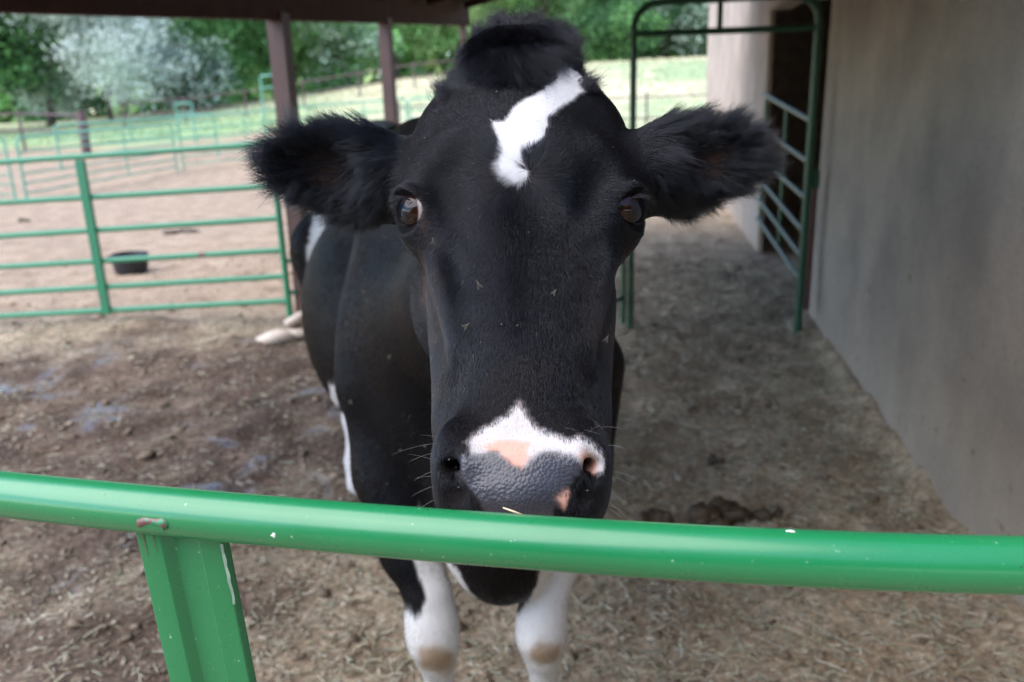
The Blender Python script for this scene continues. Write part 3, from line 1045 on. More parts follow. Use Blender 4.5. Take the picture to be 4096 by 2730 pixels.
def tree(name, label, base, h, rad, cols, nclump, leaf, seed, low=.12, droop=.0, lobes=6, spread=.42, trunk_r=.22):
    r = np.random.default_rng(seed)
    base = np.array([base[0], base[1], float(ground_z(base[0], base[1]))])
    root = empty(name, tuple(base))
    tag(root, label, "tree", "trees behind the field")
    # lobes of the crown
    lc = [np.array([0, 0, h * .60])]
    lr = [np.array([rad * .62, rad * .6, h * .36])]
    for k in range(lobes):
        a = 2 * math.pi * (k + r.random() * .7) / lobes
        q = rad * r.uniform(.40, .70)
        zc = h * r.uniform(low + .14, .84)
        lc.append(np.array([q * math.cos(a), q * math.sin(a), zc]))
        lr.append(np.array([rad * r.uniform(.32, .52)] * 2 + [h * r.uniform(.14, .24)]))
    vol = np.array([np.prod(q) for q in lr])
    pick = r.choice(len(lc), nclump, p=vol ** .8 / (vol ** .8).sum())
    u = r.normal(0, 1, (nclump, 3))
    u /= np.linalg.norm(u, axis=1)[:, None]
    rr_ = r.random(nclump) ** .38
    cc_ = np.array(lc)[pick] + u * rr_[:, None] * np.array(lr)[pick] * (1 + .25 * r.normal(0, 1, (nclump, 1)))
    cc_[:, 2] = np.maximum(cc_[:, 2], h * low * r.uniform(.6, 1.4, nclump))
    per = 44
    n = nclump * per
    c = np.repeat(cc_, per, 0)
    off = r.normal(0, 1, (n, 3)) * np.array([spread, spread, spread * .8])
    off[:, 2] -= droop * np.abs(r.normal(0, 1, n)) * spread
    P = c + off
    # leaf quads
    nrm = r.normal(0, 1, (n, 3)) + np.array([0, 0, .7])
    nrm /= np.linalg.norm(nrm, axis=1)[:, None]
    t = np.cross(nrm, r.normal(0, 1, (n, 3)))
    if droop:
        t = t + np.array([0, 0, -droop * 1.2])
        t -= nrm * (t * nrm).sum(1)[:, None]
    t /= np.linalg.norm(t, axis=1)[:, None]
    b_ = np.cross(nrm, t)
    s = leaf * .72 * r.uniform(.5, 1.3, n)[:, None]
    asp = .42 if droop else .62
    V = np.stack([P - t * s, P + b_ * s * asp, P + t * s * 1.05 + nrm * s * .15, P - b_ * s * asp], 1)
    F = np.arange(n * 4).reshape(n, 4)
    cm = np.array(cols)
    tone = cm[np.repeat(r.integers(0, len(cm), nclump), per)] * np.repeat(r.uniform(.65, 1.25, nclump), per)[:, None] * r.uniform(.88, 1.12, n)[:, None]
    o = mesh_np("crown", V.reshape(-1, 3) + base, F, M_LEAF, root)
    vcol(o.data, "tone", np.repeat(np.concatenate([tone, np.ones((n, 1))], 1), 4, 0))
    mb = MB()
    top = np.array([r.normal(0, .2), r.normal(0, .2), h * .7])
    kk = [np.zeros(3), np.array([r.normal(0, .1), 0, h * .2]), np.array([r.normal(0, .2), r.normal(0, .1), h * .42]), top]
    mb.tube([base + q for q in kk], [trunk_r, trunk_r * .8, trunk_r * .55, trunk_r * .15], 8)
    for q, s3 in list(zip(lc[1:], lr[1:]))[:5]:
        st = kk[1] * (1 - .3) + kk[2] * .3
        mb.tube([base + st, base + (st + q) / 2 + np.array([0, 0, -.2]), base + q], [trunk_r * .5, trunk_r * .33, trunk_r * .1], 6)
    mb.build("trunk", M_BARK, root, True)


SILV = [(0.7, 0.76, 0.7), (0.8, 0.84, 0.8), (0.6, 0.68, 0.61), (0.5, 0.58, 0.5)]  # leaf tones lifted paler, painting in the haze over far trees
GRN = [(0.19, 0.4, 0.14), (0.24, 0.48, 0.16), (0.15, 0.32, 0.11), (0.22, 0.44, 0.17)]
DKG = [(0.07, 0.16, 0.07), (0.09, 0.19, 0.08), (0.06, 0.13, 0.055)]
LTG = [(0.46, 0.62, 0.28), (0.54, 0.68, 0.32), (0.38, 0.56, 0.25)]
GRY = [(0.5, 0.6, 0.49), (0.58, 0.66, 0.56), (0.4, 0.51, 0.4)]


def tx(px, Y):
    return ((px - 2048) / FPX * Y * 1.02, Y)


tree("leafy_tree", "dark green tree filling the far left edge behind the yard", tx(60, 39), 11, 3.3, GRN + DKG, 520, .20, 1, .10)
tree("leafy_tree", "shadowy dark tree low behind the silvery tree's left side", tx(330, 52), 9, 5.0, DKG, 420, .24, 2, .02)
tree("silverleaf_tree", "large silvery grey tree drooping over the yard fence on the left", tx(560, 40), 9.5, 4.1, SILV, 1050, .16, 3, .09, .8, 11, .36, .13)
tree("silverleaf_tree", "smaller silvery shrub tree left of the large silvery one", tx(330, 41), 4.4, 1.5, SILV + GRY, 230, .15, 4, .10, .8, 6, .30)
tree("leafy_tree", "bright green tree left of the near shed post", tx(960, 46), 10, 3.4, GRN, 480, .20, 5, .05)
tree("leafy_tree", "green tree showing right of the near shed post", tx(1230, 50), 9.5, 3.0, GRN + LTG, 400, .20, 6, .06)
tree("silverleaf_tree", "pale grey leaning tree between the two shed posts", tx(1370, 53), 8.0, 2.2, GRY + SILV, 300, .18, 7, .10, .5)
tree("leafy_tree", "light green tree right of the second shed post", tx(1640, 55), 9.5, 3.6, LTG + GRN, 460, .20, 8, .05)
tree("silverleaf_tree", "grey green bush tree at the slope's edge between the posts", tx(1460, 49), 4.8, 2.6, GRY + GRN, 300, .19, 9, .02)
tree("leafy_tree", "light green tree beside the beam's end", tx(1960, 57), 13, 3.8, LTG, 520, .20, 10, .05)
tree("leafy_tree", "tall green tree right behind the cow's poll", tx(2200, 56), 13.5, 4.6, GRN + LTG, 640, .21, 11, .04)
tree("leafy_tree", "yellowish green tree left of the dark walk-through frame", tx(2430, 60), 12.5, 3.2, LTG + GRN, 420, .21, 12, .05)
tree("leafy_tree", "green tree framed by the arch of the walk-through", tx(2650, 62), 13, 3.8, GRN + GRY, 480, .22, 13, .04)
tree("silverleaf_tree", "dusky grey tree at the field edge seen under the arch", tx(2760, 56), 5.0, 3.2, GRY + DKG, 320, .22, 14, .0)
tree("leafy_tree", "dark low tree at the field edge left of the arch", tx(2480, 54), 4.2, 2.6, DKG + GRN, 280, .20, 15, .0)
tree("leafy_tree", "green tree hidden partly by the tan wall", tx(2950, 60), 12, 4.0, GRN, 420, .22, 16, .04)
tree("leafy_tree", "small dark shrub tree under the bright green tree by the near shed post", tx(880, 43), 3.4, 2.2, DKG + GRY, 220, .18, 17, .0)


def woodland():
    n = 21000
    r = np.random.default_rng(77)
    a = r.uniform(-1.1, .9, n)
    Y = r.uniform(66, 80, n)
    X = a * Y
    hh = 12.5 + 3.5 * vnoise(np.stack([a * 9, 0 * a, 0 * a], -1), 1.0) + 1.5 * vnoise(np.stack([a * 40, 0 * a, 0 * a], -1), 1.0)
    z = ground_z(X, Y) + hh * r.random(n)
    P = np.stack([X, Y, z], -1)
    nrm = r.normal(0, 1, (n, 3)) + np.array([0, -.4, .4])
    nrm /= np.linalg.norm(nrm, axis=1)[:, None]
    t = np.cross(nrm, r.normal(0, 1, (n, 3)))
    t /= np.linalg.norm(t, axis=1)[:, None]
    b_ = np.cross(nrm, t)
    s = r.uniform(.5, 1.0, n)[:, None]
    V = np.stack([P - t * s, P + b_ * s * .7, P + t * s, P - b_ * s * .7], 1)
    cm = np.array(DKG + GRN + LTG)
    tone = cm[r.integers(0, len(cm), n)] * r.uniform(.8, 1.4, n)[:, None]
    o = mesh_np("distant_woodland", V.reshape(-1, 3), np.arange(4 * n).reshape(n, 4), M_LEAF)
    vcol(o.data, "tone", np.repeat(np.concatenate([tone, np.ones((n, 1))], 1), 4, 0))
    tag(o, "far belt of woodland closing the view behind the trees", "woodland", kind="stuff")


woodland()


# tall grass along the yard's far edge and on the slope
def field_grass():
    r = np.random.default_rng(5)
    n = 15000
    Y = 24 + r.random(n) ** 1.2 * 22
    X = Y * r.uniform(-.66, .30, n)
    ok = (Y + 10 * smooth(-9, 1, X)) > 31
    X, Y = X[ok], Y[ok]
    n = len(X)
    z = ground_z(X, Y)
    L = r.uniform(.04, .13, n)
    th = r.random(n) * 6.28
    s = np.stack([np.cos(th), np.sin(th), 0 * th], -1) * (.018 + .0009 * Y)[:, None]
    lean = np.stack([r.normal(0, .3, n), r.normal(0, .3, n), np.ones(n)], -1)
    P = np.stack([X, Y, z], -1)
    V = np.stack([P - s, P + s, P + lean * L[:, None]], 1)
    cl = smooth(-.3, .4, fbm(np.stack([X, Y, 0 * X], -1), .16, 3))[:, None]
    cl = cl * (1 - .8 * smooth(5, 10, -X) * (1 - smooth(36, 44, Y)))[:, None]
    c = np.array([.32, .44, .23]) * (1 - cl) + np.array([.62, .57, .37]) * cl
    c = c * r.uniform(.7, 1.25, n)[:, None]
    o = mesh_np("field_grass", V.reshape(-1, 3), np.arange(3 * n).reshape(n, 3), M_LEAF)
    vcol(o.data, "tone", np.repeat(np.concatenate([c, np.ones((n, 1))], 1), 3, 0))
    tag(o, "tufts of green and dry grass on the field beyond the yard", "grass", kind="stuff")


field_grass()

# unseen trees added at the photographer's back to close the low sky that rail, eyes and nose would mirror
for k, (bx_, by_, hh_, lab) in enumerate(((-6.5, -11, 8.5, "unseen leafy tree added behind the photographer to the left"), (.5, -12.5, 9.5, "unseen leafy tree added straight behind the photographer"), (7.0, -10.5, 8.5, "unseen leafy tree added behind the photographer to the right"), (13, -4, 8, "leafy tree beyond the concrete wall at the photographer's right"))):
    tree("leafy_tree", lab, (bx_, by_), hh_, 4.2, GRN + DKG, 420, .30, 200 + k, .0)
# ================================================================== THE COW
O_ = at(2082, 800, .88)
hz = np.array([.028, .714, .70])
hz /= np.linalg.norm(hz)
hy = np.array([0, -hz[2], hz[1]])
hy /= np.linalg.norm(hy)
hx = np.cross(hz, hy)
hx = hx if hx[0] > 0 else -hx
HB = np.stack([hx, hy, hz])                       # rows: head axes in the world


def hl(P):
    return (np.asarray(P) - O_) @ HB.T


def wl_(p):
    return O_ + np.asarray(p, float) @ HB


def axis_grid(parts):
    g = [parts[0][0]]
    for a, b, s in parts:
        n = max(1, int(round((b - a) / s)))
        g += list(a + (b - a) * (np.arange(n) + 1) / n)
    return np.array(g)


FINE = .0036
gx = axis_grid([(-.95, -.36, .016), (-.36, .36, FINE), (.36, .48, .016)])
gy = axis_grid([(.50, 1.34, FINE), (1.34, 1.6, .010), (1.6, 4.1, .019)])
gz = axis_grid([(-.03, 1.12, .0135), (1.12, 1.80, FINE)])
FIELD = np.full((len(gx), len(gy), len(gz)), .5, dtype=np.float32)


def sub_box(lo, hi):
    s = []
    for g, a, b in zip((gx, gy, gz), lo, hi):
        i0 = max(0, np.searchsorted(g, a) - 1)
        i1 = min(len(g), np.searchsorted(g, b) + 1)
        s.append(slice(i0, i1))
    return tuple(s)


def grid_pts(s):
    X, Y, Z = np.meshgrid(gx[s[0]], gy[s[1]], gz[s[2]], indexing='ij')
    return np.stack([X, Y, Z], -1).astype(np.float32)


def add_sdf(fn, lo, hi, k=.02, cut=False):
    s = sub_box(np.asarray(lo) - k - .01, np.asarray(hi) + k + .01)
    if any(q.stop - q.start < 2 for q in s):
        return
    b = fn(grid_pts(s))
    a = FIELD[s]
    if cut:
        h = np.clip(.5 - .5 * (a + b) / k, 0, 1)
        FIELD[s] = a * (1 - h) + (-b) * h + k * h * (1 - h)
    else:
        h = np.clip(.5 + .5 * (b - a) / k, 0, 1)
        FIELD[s] = b * (1 - h) + a * h - k * h * (1 - h)


def ellipsoid(c, r, axes=None, k=.02, cut=False):
    c, r = np.asarray(c, float), np.asarray(r, float)
    A = np.eye(3) if axes is None else np.asarray(axes, float)
    e = np.sqrt(((A * r[:, None]) ** 2).sum(0))

    def fn(P):
        q = (P - c) @ A.T
        k0 = np.sqrt(((q / r) ** 2).sum(-1)) + 1e-6
        k1 = np.sqrt(((q / (r * r)) ** 2).sum(-1)) + 1e-6
        return k0 * (k0 - 1) / k1
    add_sdf(fn, c - e, c + e, k, cut)


def cone(a, b, ra, rb, k=.02, cut=False):
    a, b = np.asarray(a, float), np.asarray(b, float)

    def fn(P):
        ab = b - a
        t = np.clip(((P - a) @ ab) / (ab @ ab), 0, 1)
        q = P - a - t[..., None] * ab
        return np.sqrt((q * q).sum(-1)) - (ra + (rb - ra) * t)
    m = max(ra, rb)
    add_sdf(fn, np.minimum(a, b) - m, np.maximum(a, b) + m, k, cut)


def chain(pts, k=.02, cut=False):
    for (a, ra), (b, rb) in zip(pts[:-1], pts[1:]):
        cone(a, b, ra, rb, k, cut)


# ---- trunk and legs
bd = np.array([-.25, 1.0, 0.0])
bd /= np.linalg.norm(bd)
bs = np.array([bd[1], -bd[0], 0])
BA = np.stack([bs, bd, [0, 0, 1]])
ellipsoid((-.33, 2.75, .95), (.375, .78, .42), BA, .05)
ellipsoid((-.15, 2.02, .99), (.285, .44, .41), BA, .035)
for sy in (-1, 1):                                  # shoulder blade
    cone(np.array([-.17, 2.10, 1.36]) + bs * sy * .10, np.array([-.15, 1.88, 1.0]) + bs * sy * .20, .09, .065, .07)
ellipsoid((-.20, 2.15, 1.345), (.14, .45, .245), BA, .12)
ellipsoid((-.50, 3.40, 1.18), (.28, .42, .36), BA, .12)
cone((-.20, 2.15, 1.42), (-.52, 3.45, 1.45), .10, .10, .12)
cone((-.12, 1.92, 1.10), (.0, 1.20, 1.36), .23, .125, .10)
cone((-.16, 2.05, 1.40), (.012, 1.18, 1.53), .11, .085, .10)
ellipsoid((-.035, 1.655, .775), (.150, .170, .235), None, .06)
for sx, pts in ((-1, [((-.27, 1.90, 1.0), .145), ((-.283, 1.79, .80), .100), ((-.245, 1.70, .64), .072), ((-.208, 1.655, .55), .052), ((-.202, 1.640, .49), .058),
                      ((-.200, 1.632, .45), .058), ((-.197, 1.645, .395), .046), ((-.196, 1.66, .34), .034), ((-.195, 1.68, .20), .036), ((-.195, 1.67, .11), .046), ((-.195, 1.63, .03), .056)]),
                (1, [((.13, 1.90, 1.0), .14), ((.125, 1.79, .80), .10), ((.088, 1.70, .63), .068), ((.060, 1.655, .55), .050), ((.050, 1.640, .49), .055),
                     ((.046, 1.632, .45), .055), ((.050, 1.645, .395), .044), ((.051, 1.66, .34), .033), ((.052, 1.68, .20), .036), ((.052, 1.67, .11), .046), ((.052, 1.63, .03), .056)])):
    chain(pts, .02)
for hxo in (-.20, .20):
    hp = lambda y, z, f=1.0: tuple(np.array([-.50, 3.40, 0]) + bs * hxo * f + bd * y + np.array([0, 0, z]))
    chain([(hp(.05, 1.05), .20), (hp(-.05, .78), .13), (hp(.10, .56), .075), (hp(.12, .50), .06), (hp(.06, .30), .04), (hp(.03, .12), .047), (hp(-.01, .03), .058)], .05)
ellipsoid((-.45, 3.12, .62), (.19, .24, .16), BA, .08)

# ---- head: one loft plus bulges and hollows (head axes: x across, y out of the face, z up the face)
LZ = np.array([-.352, -.340, -.318, -.285, -.24, -.18, -.12, -.06, .0, .06, .12, .195, .268, .308, .334])
LW = np.array([.030, .048, .058, .061, .059, .061, .068, .081, .100, .108, .105, .090, .072, .054, .028])
LF = np.array([-.040, -.022, -.008, .0, .0, .001, .002, .003, .002, .002, .0, -.004, -.012, -.026, -.055])
LBk = np.array([-.07, -.085, -.10, -.115, -.125, -.145, -.16, -.172, -.18, -.18, -.18, -.17, -.15, -.13, -.10])


def head_loft(P):
    q = (P - O_) @ HB.T
    z = q[..., 2]
    w, f, b = np.interp(z, LZ, LW), np.interp(z, LZ, LF), np.interp(z, LZ, LBk)
    h, c = (f - b) / 2, (f + b) / 2
    n = 2.7
    d = ((np.abs(q[..., 0] / w) ** n + np.abs((q[..., 1] - c) / h) ** n) ** (1 / n) - 1) * np.minimum(w, h)
    dz = np.maximum(LZ[0] - z, z - LZ[-1])
    return np.where(dz > 0, np.maximum(d, 0) + dz, d).astype(np.float32)


add_sdf(head_loft, wl_((0, -.09, -.04)) - np.array([.14, .38, .38]), wl_((0, -.09, -.04)) + np.array([.14, .38, .38]), .03)


def hel(c, r, k=.02, cut=False, ax=None):
    ellipsoid(wl_(c), r, HB if ax is None else ax @ HB, k, cut)


def hcone(a, b, ra, rb, k=.02, cut=False):
    cone(wl_(a), wl_(b), ra, rb, k, cut)


EYE_R = .0238
EYES, EARS = [], []
VDIR = np.array([0, .775, -.632])                 # from the face towards the person it looks at (head axes)
UPL = np.array([0, .493, .87])
for s in (-1, 1):
    # cheek, jaw, zygomatic ridge
    hel((s * .050, -.115, -.02), (.046, .075, .105), .04)
    hcone((s * .054, -.12, -.05), (s * .046, -.085, -.21), .037, .035, .04)
    hcone((s * .052, -.13, -.06), (s * .044, -.095, -.28), .040, .038, .04)
    hcone((s * .094, -.062, .0), (s * .058, -.030, -.16), .020, .012, .03)
    # temple and brow
    hel((s * .100, -.07, .085), (.038, .05, .06), .035)
    hel((s * .103, -.062, .026), (.038, .044, .046), .03)
    hel((s * .092, -.085, .165), (.034, .045, .05), .05)
    # upper lip and nostril wing
    hel((s * .039, -.055, -.288), (.040, .050, .060), .032)
    # eye
    ec = np.array([s * .1120, -.046, .023])
    g = s * .80 * np.array([1, 0, 0]) + .60 * VDIR
    g /= np.linalg.norm(g)
    bq = UPL - g * (UPL @ g)
    bq /= np.linalg.norm(bq)
    aq = np.cross(bq, g)
    if aq[0] * s > 0:
        aq = -aq                                   # aq points to the inner corner
    EYES.append((ec, g, aq, bq, s))
    hel(ec, (.0268, .0268, .0268), .014)
    # folds of the lids
    for sg, rr_, off in ((1, .0046, .0290), (-1, .0042, .0285)):
        arc = []
        for t in np.linspace(-1.0, 1.0, 7):
            dd = g * math.cos(.80) + bq * sg * math.sin(.80) * math.cos(t * 1.1) + aq * math.sin(t) * .78
            arc.append((wl_(ec + dd / np.linalg.norm(dd) * off), rr_ * (1 - .35 * abs(t))))
        chain(arc, .012)
    # hollow between eye and forehead, hollow below the eye, crease beside the nasal bone
    hcone((s * .084, .005, .040), (s * .061, .006, -.050), .017, .014, .016, True)
    hcone((s * .080, -.022, .082), (s * .112, -.048, .060), .019, .015, .02)
    hcone((s * .081, -.011, -.050), (s * .058, .001, -.135), .013, .011, .014, True)
    hcone((s * .050, .0035, -.150), (s * .042, .0045, -.210), .0065, .0050, .010, True)
    hcone((s * .085, -.010, -.19), (s * .078, -.020, -.245), .010, .008, .02, True)
# rounded nasal bones and forehead middle
hel((0, -.034, -.11), (.046, .040, .17), .03)
hel((0, -.052, .09), (.075, .060, .09), .04)
# chin and lower lip
hel((0, -.100, -.285), (.058, .040, .062), .03)
# nose pad
hel((0, -.036, -.310), (.058, .041, .047), .014)
hcone((-.050, -.010, -.293), (.050, -.010, -.293), .011, .011, .014)
for s in (-1, 1):
    hel((s * .060, -.022, -.282), (.020, .024, .032), .02)
    chain([(wl_((s * .060, .007, -.283)), .0040), (wl_((s * .0645, .001, -.300)), .0084), (wl_((s * .0590, -.009, -.322)), .0082), (wl_((s * .049, -.016, -.342)), .0055)], .005, True)
    hcone((s * .064, -.002, -.300), (s * .050, -.035, -.280), .0062, .009, .006, True)


def eye_cut(ec, g, aq, bq):
    c = wl_(ec)
    G, A, B = g @ HB, aq @ HB, bq @ HB

    def fn(P):
        q = P - c
        r = np.sqrt((q * q).sum(-1)) + 1e-6
        u = q / r[..., None]
        cg = u @ G
        a, b = u @ A, u @ B
        e = np.sqrt((a / .90) ** 2 + (b / np.where(b > 0, .72, .74)) ** 2)
        return np.where(cg > 0, (e - 1) * .016, .02).astype(np.float32)
    m = .040
    add_sdf(fn, c + G * .014 - m * .9, c + G * .014 + m * .9, .003, True)


for ec, g, aq, bq, s in EYES:
    eye_cut(ec, g, aq, bq)

# ---- ears (cupped, opening towards the viewer)
for s, pb, pt, top in ((-1, (1555, 715, .985), (1085, 640, .965), .10), (1, (2612, 682, .985), (3045, 600, .965), .16)):
    eb, et = at(*pb), at(*pt)
    L = np.linalg.norm(et - eb)
    a = (et - eb) / L
    n = -_f * .93 + np.array([0, 0, -.22]) + a * .12
    n -= a * (n @ a)
    n /= np.linalg.norm(n)
    b = np.cross(n, a)
    b = b if b[2] > 0 else -b
    A = np.stack([a, n, b])
    c = (eb + et) / 2
    EARS.append((eb, et, a, n, b, c, L, s))
    cone(wl_((s * .100, -.105, .085)), eb + a * .01, .044, .036, .03)

    def ear_loft(P, eb=eb, a=a, n=n, b=b, L=L):
        q = P - eb
        u = (q @ a) / L
        hgt_ = np.interp(u, [-.25, -.05, .2, .45, .7, .88, 1.0, 1.07], [.040, .050, .055, .053, .044, .032, .018, .006])
        thk = np.interp(u, [-.25, 0, .5, 1.0, 1.07], [.034, .030, .020, .010, .004])
        bow = .010 * np.sin(np.clip(u, 0, 1) * 3.1)
        d = (np.sqrt((q @ b / hgt_) ** 2 + ((q @ n + bow) / thk) ** 2) - 1) * np.minimum(hgt_, thk)
        du = np.maximum(-.25 - u, u - 1.07) * L
        return np.where(du > 0, np.maximum(d, 0) + du, d).astype(np.float32)
    lo_, hi_ = np.minimum(eb, et) - .075, np.maximum(eb, et) + .075
    add_sdf(ear_loft, lo_, hi_, .016)
    ellipsoid(c + n * .020 + a * .004, (L / 2 - .026, .024, .030), A, .010, True)


# ---- surface nets: the field becomes one continuous mesh
def surface_nets(F):
    S = F < 0
    cc = np.zeros(tuple(n - 1 for n in F.shape), dtype=np.uint8)
    for i in (0, 1):
        for j in (0, 1):
            for k in (0, 1):
                cc += S[i:S.shape[0] - 1 + i, j:S.shape[1] - 1 + j, k:S.shape[2] - 1 + k]
    I = np.argwhere((cc > 0) & (cc < 8))
    idx = np.full(cc.shape, -1, dtype=np.int32)
    idx[I[:, 0], I[:, 1], I[:, 2]] = np.arange(len(I))
    acc = np.zeros((len(I), 3))
    cnt = np.zeros(len(I))
    co = [np.array(q) for q in ((0, 0, 0), (1, 0, 0), (0, 1, 0), (1, 1, 0), (0, 0, 1), (1, 0, 1), (0, 1, 1), (1, 1, 1))]
    val = [F[I[:, 0] + q[0], I[:, 1] + q[1], I[:, 2] + q[2]] for q in co]
    for e0, e1 in ((0, 1), (2, 3), (4, 5), (6, 7), (0, 2), (1, 3), (4, 6), (5, 7), (0, 4), (1, 5), (2, 6), (3, 7)):
        a, b = val[e0], val[e1]
        m = (a < 0) != (b < 0)
        t = np.where(m, a / np.where(m, a - b, 1), 0)
        acc += np.where(m[:, None], co[e0] + t[:, None] * (co[e1] - co[e0]), 0)
        cnt += m
    loc = acc / cnt[:, None]
    V = np.empty_like(loc)
    for ax, g in enumerate((gx, gy, gz)):
        i = I[:, ax]
        V[:, ax] = g[i] + loc[:, ax] * (g[i + 1] - g[i])
    Q = []
    for ax in range(3):
        o1, o2 = [(1, 2), (2, 0), (0, 1)][ax]
        sl0 = [slice(None)] * 3
        sl1 = [slice(None)] * 3
        sl0[ax], sl1[ax] = slice(0, -1), slice(1, None)
        E = S[tuple(sl0)] != S[tuple(sl1)]
        P = np.argwhere(E)
        P = P[(P[:, o1] > 0) & (P[:, o2] > 0) & (P[:, o1] < F.shape[o1] - 1) & (P[:, o2] < F.shape[o2] - 1)]
        d1, d2 = np.zeros(3, int), np.zeros(3, int)
        d1[o1], d2[o2] = 1, 1
        c0 = idx[tuple(P.T)]
        c1 = idx[tuple((P - d1).T)]
        c2 = idx[tuple((P - d1 - d2).T)]
        c3 = idx[tuple((P - d2).T)]
        q = np.stack([c0, c1, c2, c3], 1)
        fl = S[tuple(P.T)]
        q[~fl] = q[~fl][:, ::-1]
        Q.append(q)
    return V, np.concatenate(Q)


CV, CF = surface_nets(FIELD)
# a touch of smoothing
for it in range(2):
    acc = np.zeros_like(CV)
    cnt = np.zeros(len(CV))
    for a in range(4):
        i, j = CF[:, a], CF[:, (a + 1) % 4]
        np.add.at(acc, i, CV[j])
        np.add.at(cnt, i, 1)
    CV = CV * .5 + .5 * acc / np.maximum(cnt, 1)[:, None]
del FIELD


def inside(poly, x, y):
    poly = np.asarray(poly, float)
    r = np.zeros(x.shape, bool)
    j = len(poly) - 1
    for i in range(len(poly)):
        xi, yi, xj, yj = *poly[i], *poly[j]
        if yi != yj:
            r ^= ((yi > y) != (yj > y)) & (x < (xj - xi) * (y - yi) / (yj - yi) + xi)
        j = i
    return r


BLAZE = [(2161, 268), (2193, 246), (2244, 255), (2295, 281), (2333, 312), (2362, 348), (2320, 376), (2282, 408), (2225, 440), (2193, 478), (2180, 529), (2167, 568),
         (2135, 593), (2096, 615), (2100, 660), (2109, 700), (2078, 735), (2033, 716), (1997, 686), (1992, 660), (2008, 625), (2008, 587), (1995, 548), (1976, 510), (1966, 488), (2008, 490), (2040, 459),
         (2059, 427), (2104, 395), (2148, 376), (2193, 344), (2222, 322), (2199, 305), (2167, 293)]
SNOUT = [(2077, 1608), (2100, 1650), (2140, 1700), (2200, 1728), (2262, 1758), (2300, 1745), (2340, 1748), (2380, 1775), (2412, 1815), (2424, 1855), (2410, 1892), (2370, 1880), (2330, 1850),
         (2290, 1822), (2230, 1808), (2170, 1800), (2120, 1840), (2095, 1872), (2050, 1862), (2020, 1830), (1990, 1803), (1930, 1812), (1888, 1822), (1885, 1790), (1866, 1765), (1900, 1735), (1950, 1700), (2010, 1672), (2050, 1640)]
PINK = [(1945, 1805), (1930, 1785), (1990, 1765), (2060, 1760), (2120, 1770), (2120, 1785), (2108, 1830), (2096, 1874), (2078, 1872), (2052, 1858), (2020, 1830), (2010, 1808), (1970, 1800)]
PINK2 = [(2312, 1800), (2345, 1800), (2385, 1840), (2380, 1890), (2345, 1880), (2330, 1850)]
PINK3 = [(2225, 1995), (2262, 1962), (2278, 1970), (2272, 2010), (2262, 2045), (2240, 2010)]
PAD = [(1816, 1826), (1870, 1812), (1905, 1795), (1950, 1790), (2000, 1790), (2060, 1850), (2120, 1830), (2180, 1785), (2240, 1795), (2300, 1805), (2334, 1845), (2330, 1885), (2290, 1930), (2240, 1985), (2216, 2050),
       (2214, 2120), (1944, 2120), (1942, 2040), (1915, 2000), (1878, 1955), (1830, 1905), (1810, 1868)]
LEGBLK = [(1300, 1700), (1499, 2230), (1545, 2325), (1600, 2420), (1662, 2470), (1690, 2462), (1692, 2425), (1708, 2400), (1690, 2340), (1670, 2290), (1655, 2240), (1650, 1700)]
BRISK = [(1650, 1700), (1720, 2195), (1800, 2240), (1838, 2290), (1880, 2370), (1925, 2410), (1980, 2430), (2000, 2450), (2040, 2466), (2080, 2442), (2120, 2392), (2145, 2340), (2160, 2280), (2168, 1700)]
BELLYW = [(1318, 1540), (1338, 1535), (1352, 1600), (1364, 1740), (1398, 1835), (1390, 1870), (1340, 1790), (1326, 1735)]
BACKW = [(1150, 640), (1330, 500), (1430, 478), (1520, 470), (1620, 466), (1612, 492), (1550, 512), (1495, 552), (1400, 660)]
HINDW = [(1225, 1010), (1258, 850), (1320, 850), (1285, 960), (1262, 990), (1240, 1080)]


def coat(P):
    """white, skin-pink and nose-pad masks of the animal's own markings at points P"""
    x, y = project(P)
    jit = np.stack([vnoise(P, 180), vnoise(P + 3.1, 180)], -1)
    x2, y2 = x + 5 * jit[:, 0], y + 5 * jit[:, 1]
    L = hl(P)
    head = (P[:, 1] < 1.30) & (P[:, 2] > 1.10)
    front = head & (L[:, 1] > -.085)
    white = front & (inside(BLAZE, x2, y2) | inside(SNOUT, x2, y2))
    pad = front & inside(PAD, x2, y2)
    pink = front & (inside(PINK, x2, y2) | inside(PINK2, x2, y2) | inside(PINK3, x2, y2))
    pad &= ~pink & ~white
    body = ~head
    legs = body & (P[:, 1] < 2.05) & (P[:, 2] < .73 + .02 * vnoise(P, 9))
    wl2 = legs & ~inside(LEGBLK, x2, y2) & ~inside(BRISK, x2, y2)
    hind = body & inside(BACKW, x, y) & (P[:, 2] > 1.2) & (P[:, 1] > 1.75) | body & (P[:, 1] > 1.93) & inside(BELLYW, x, y) | body & (P[:, 1] > 2.05) & ((P[:, 2] < .60 + .04 * vnoise(P, 6)) | inside(HINDW, x, y) & (P[:, 1] > 2.9))
    white |= wl2 | hind
    return white, pink, pad


def vcol(me, name, rgba):
    a = me.color_attributes.new(name, 'FLOAT_COLOR', 'POINT')
    a.data.foreach_set("color", np.asarray(rgba, dtype=np.float32).ravel())


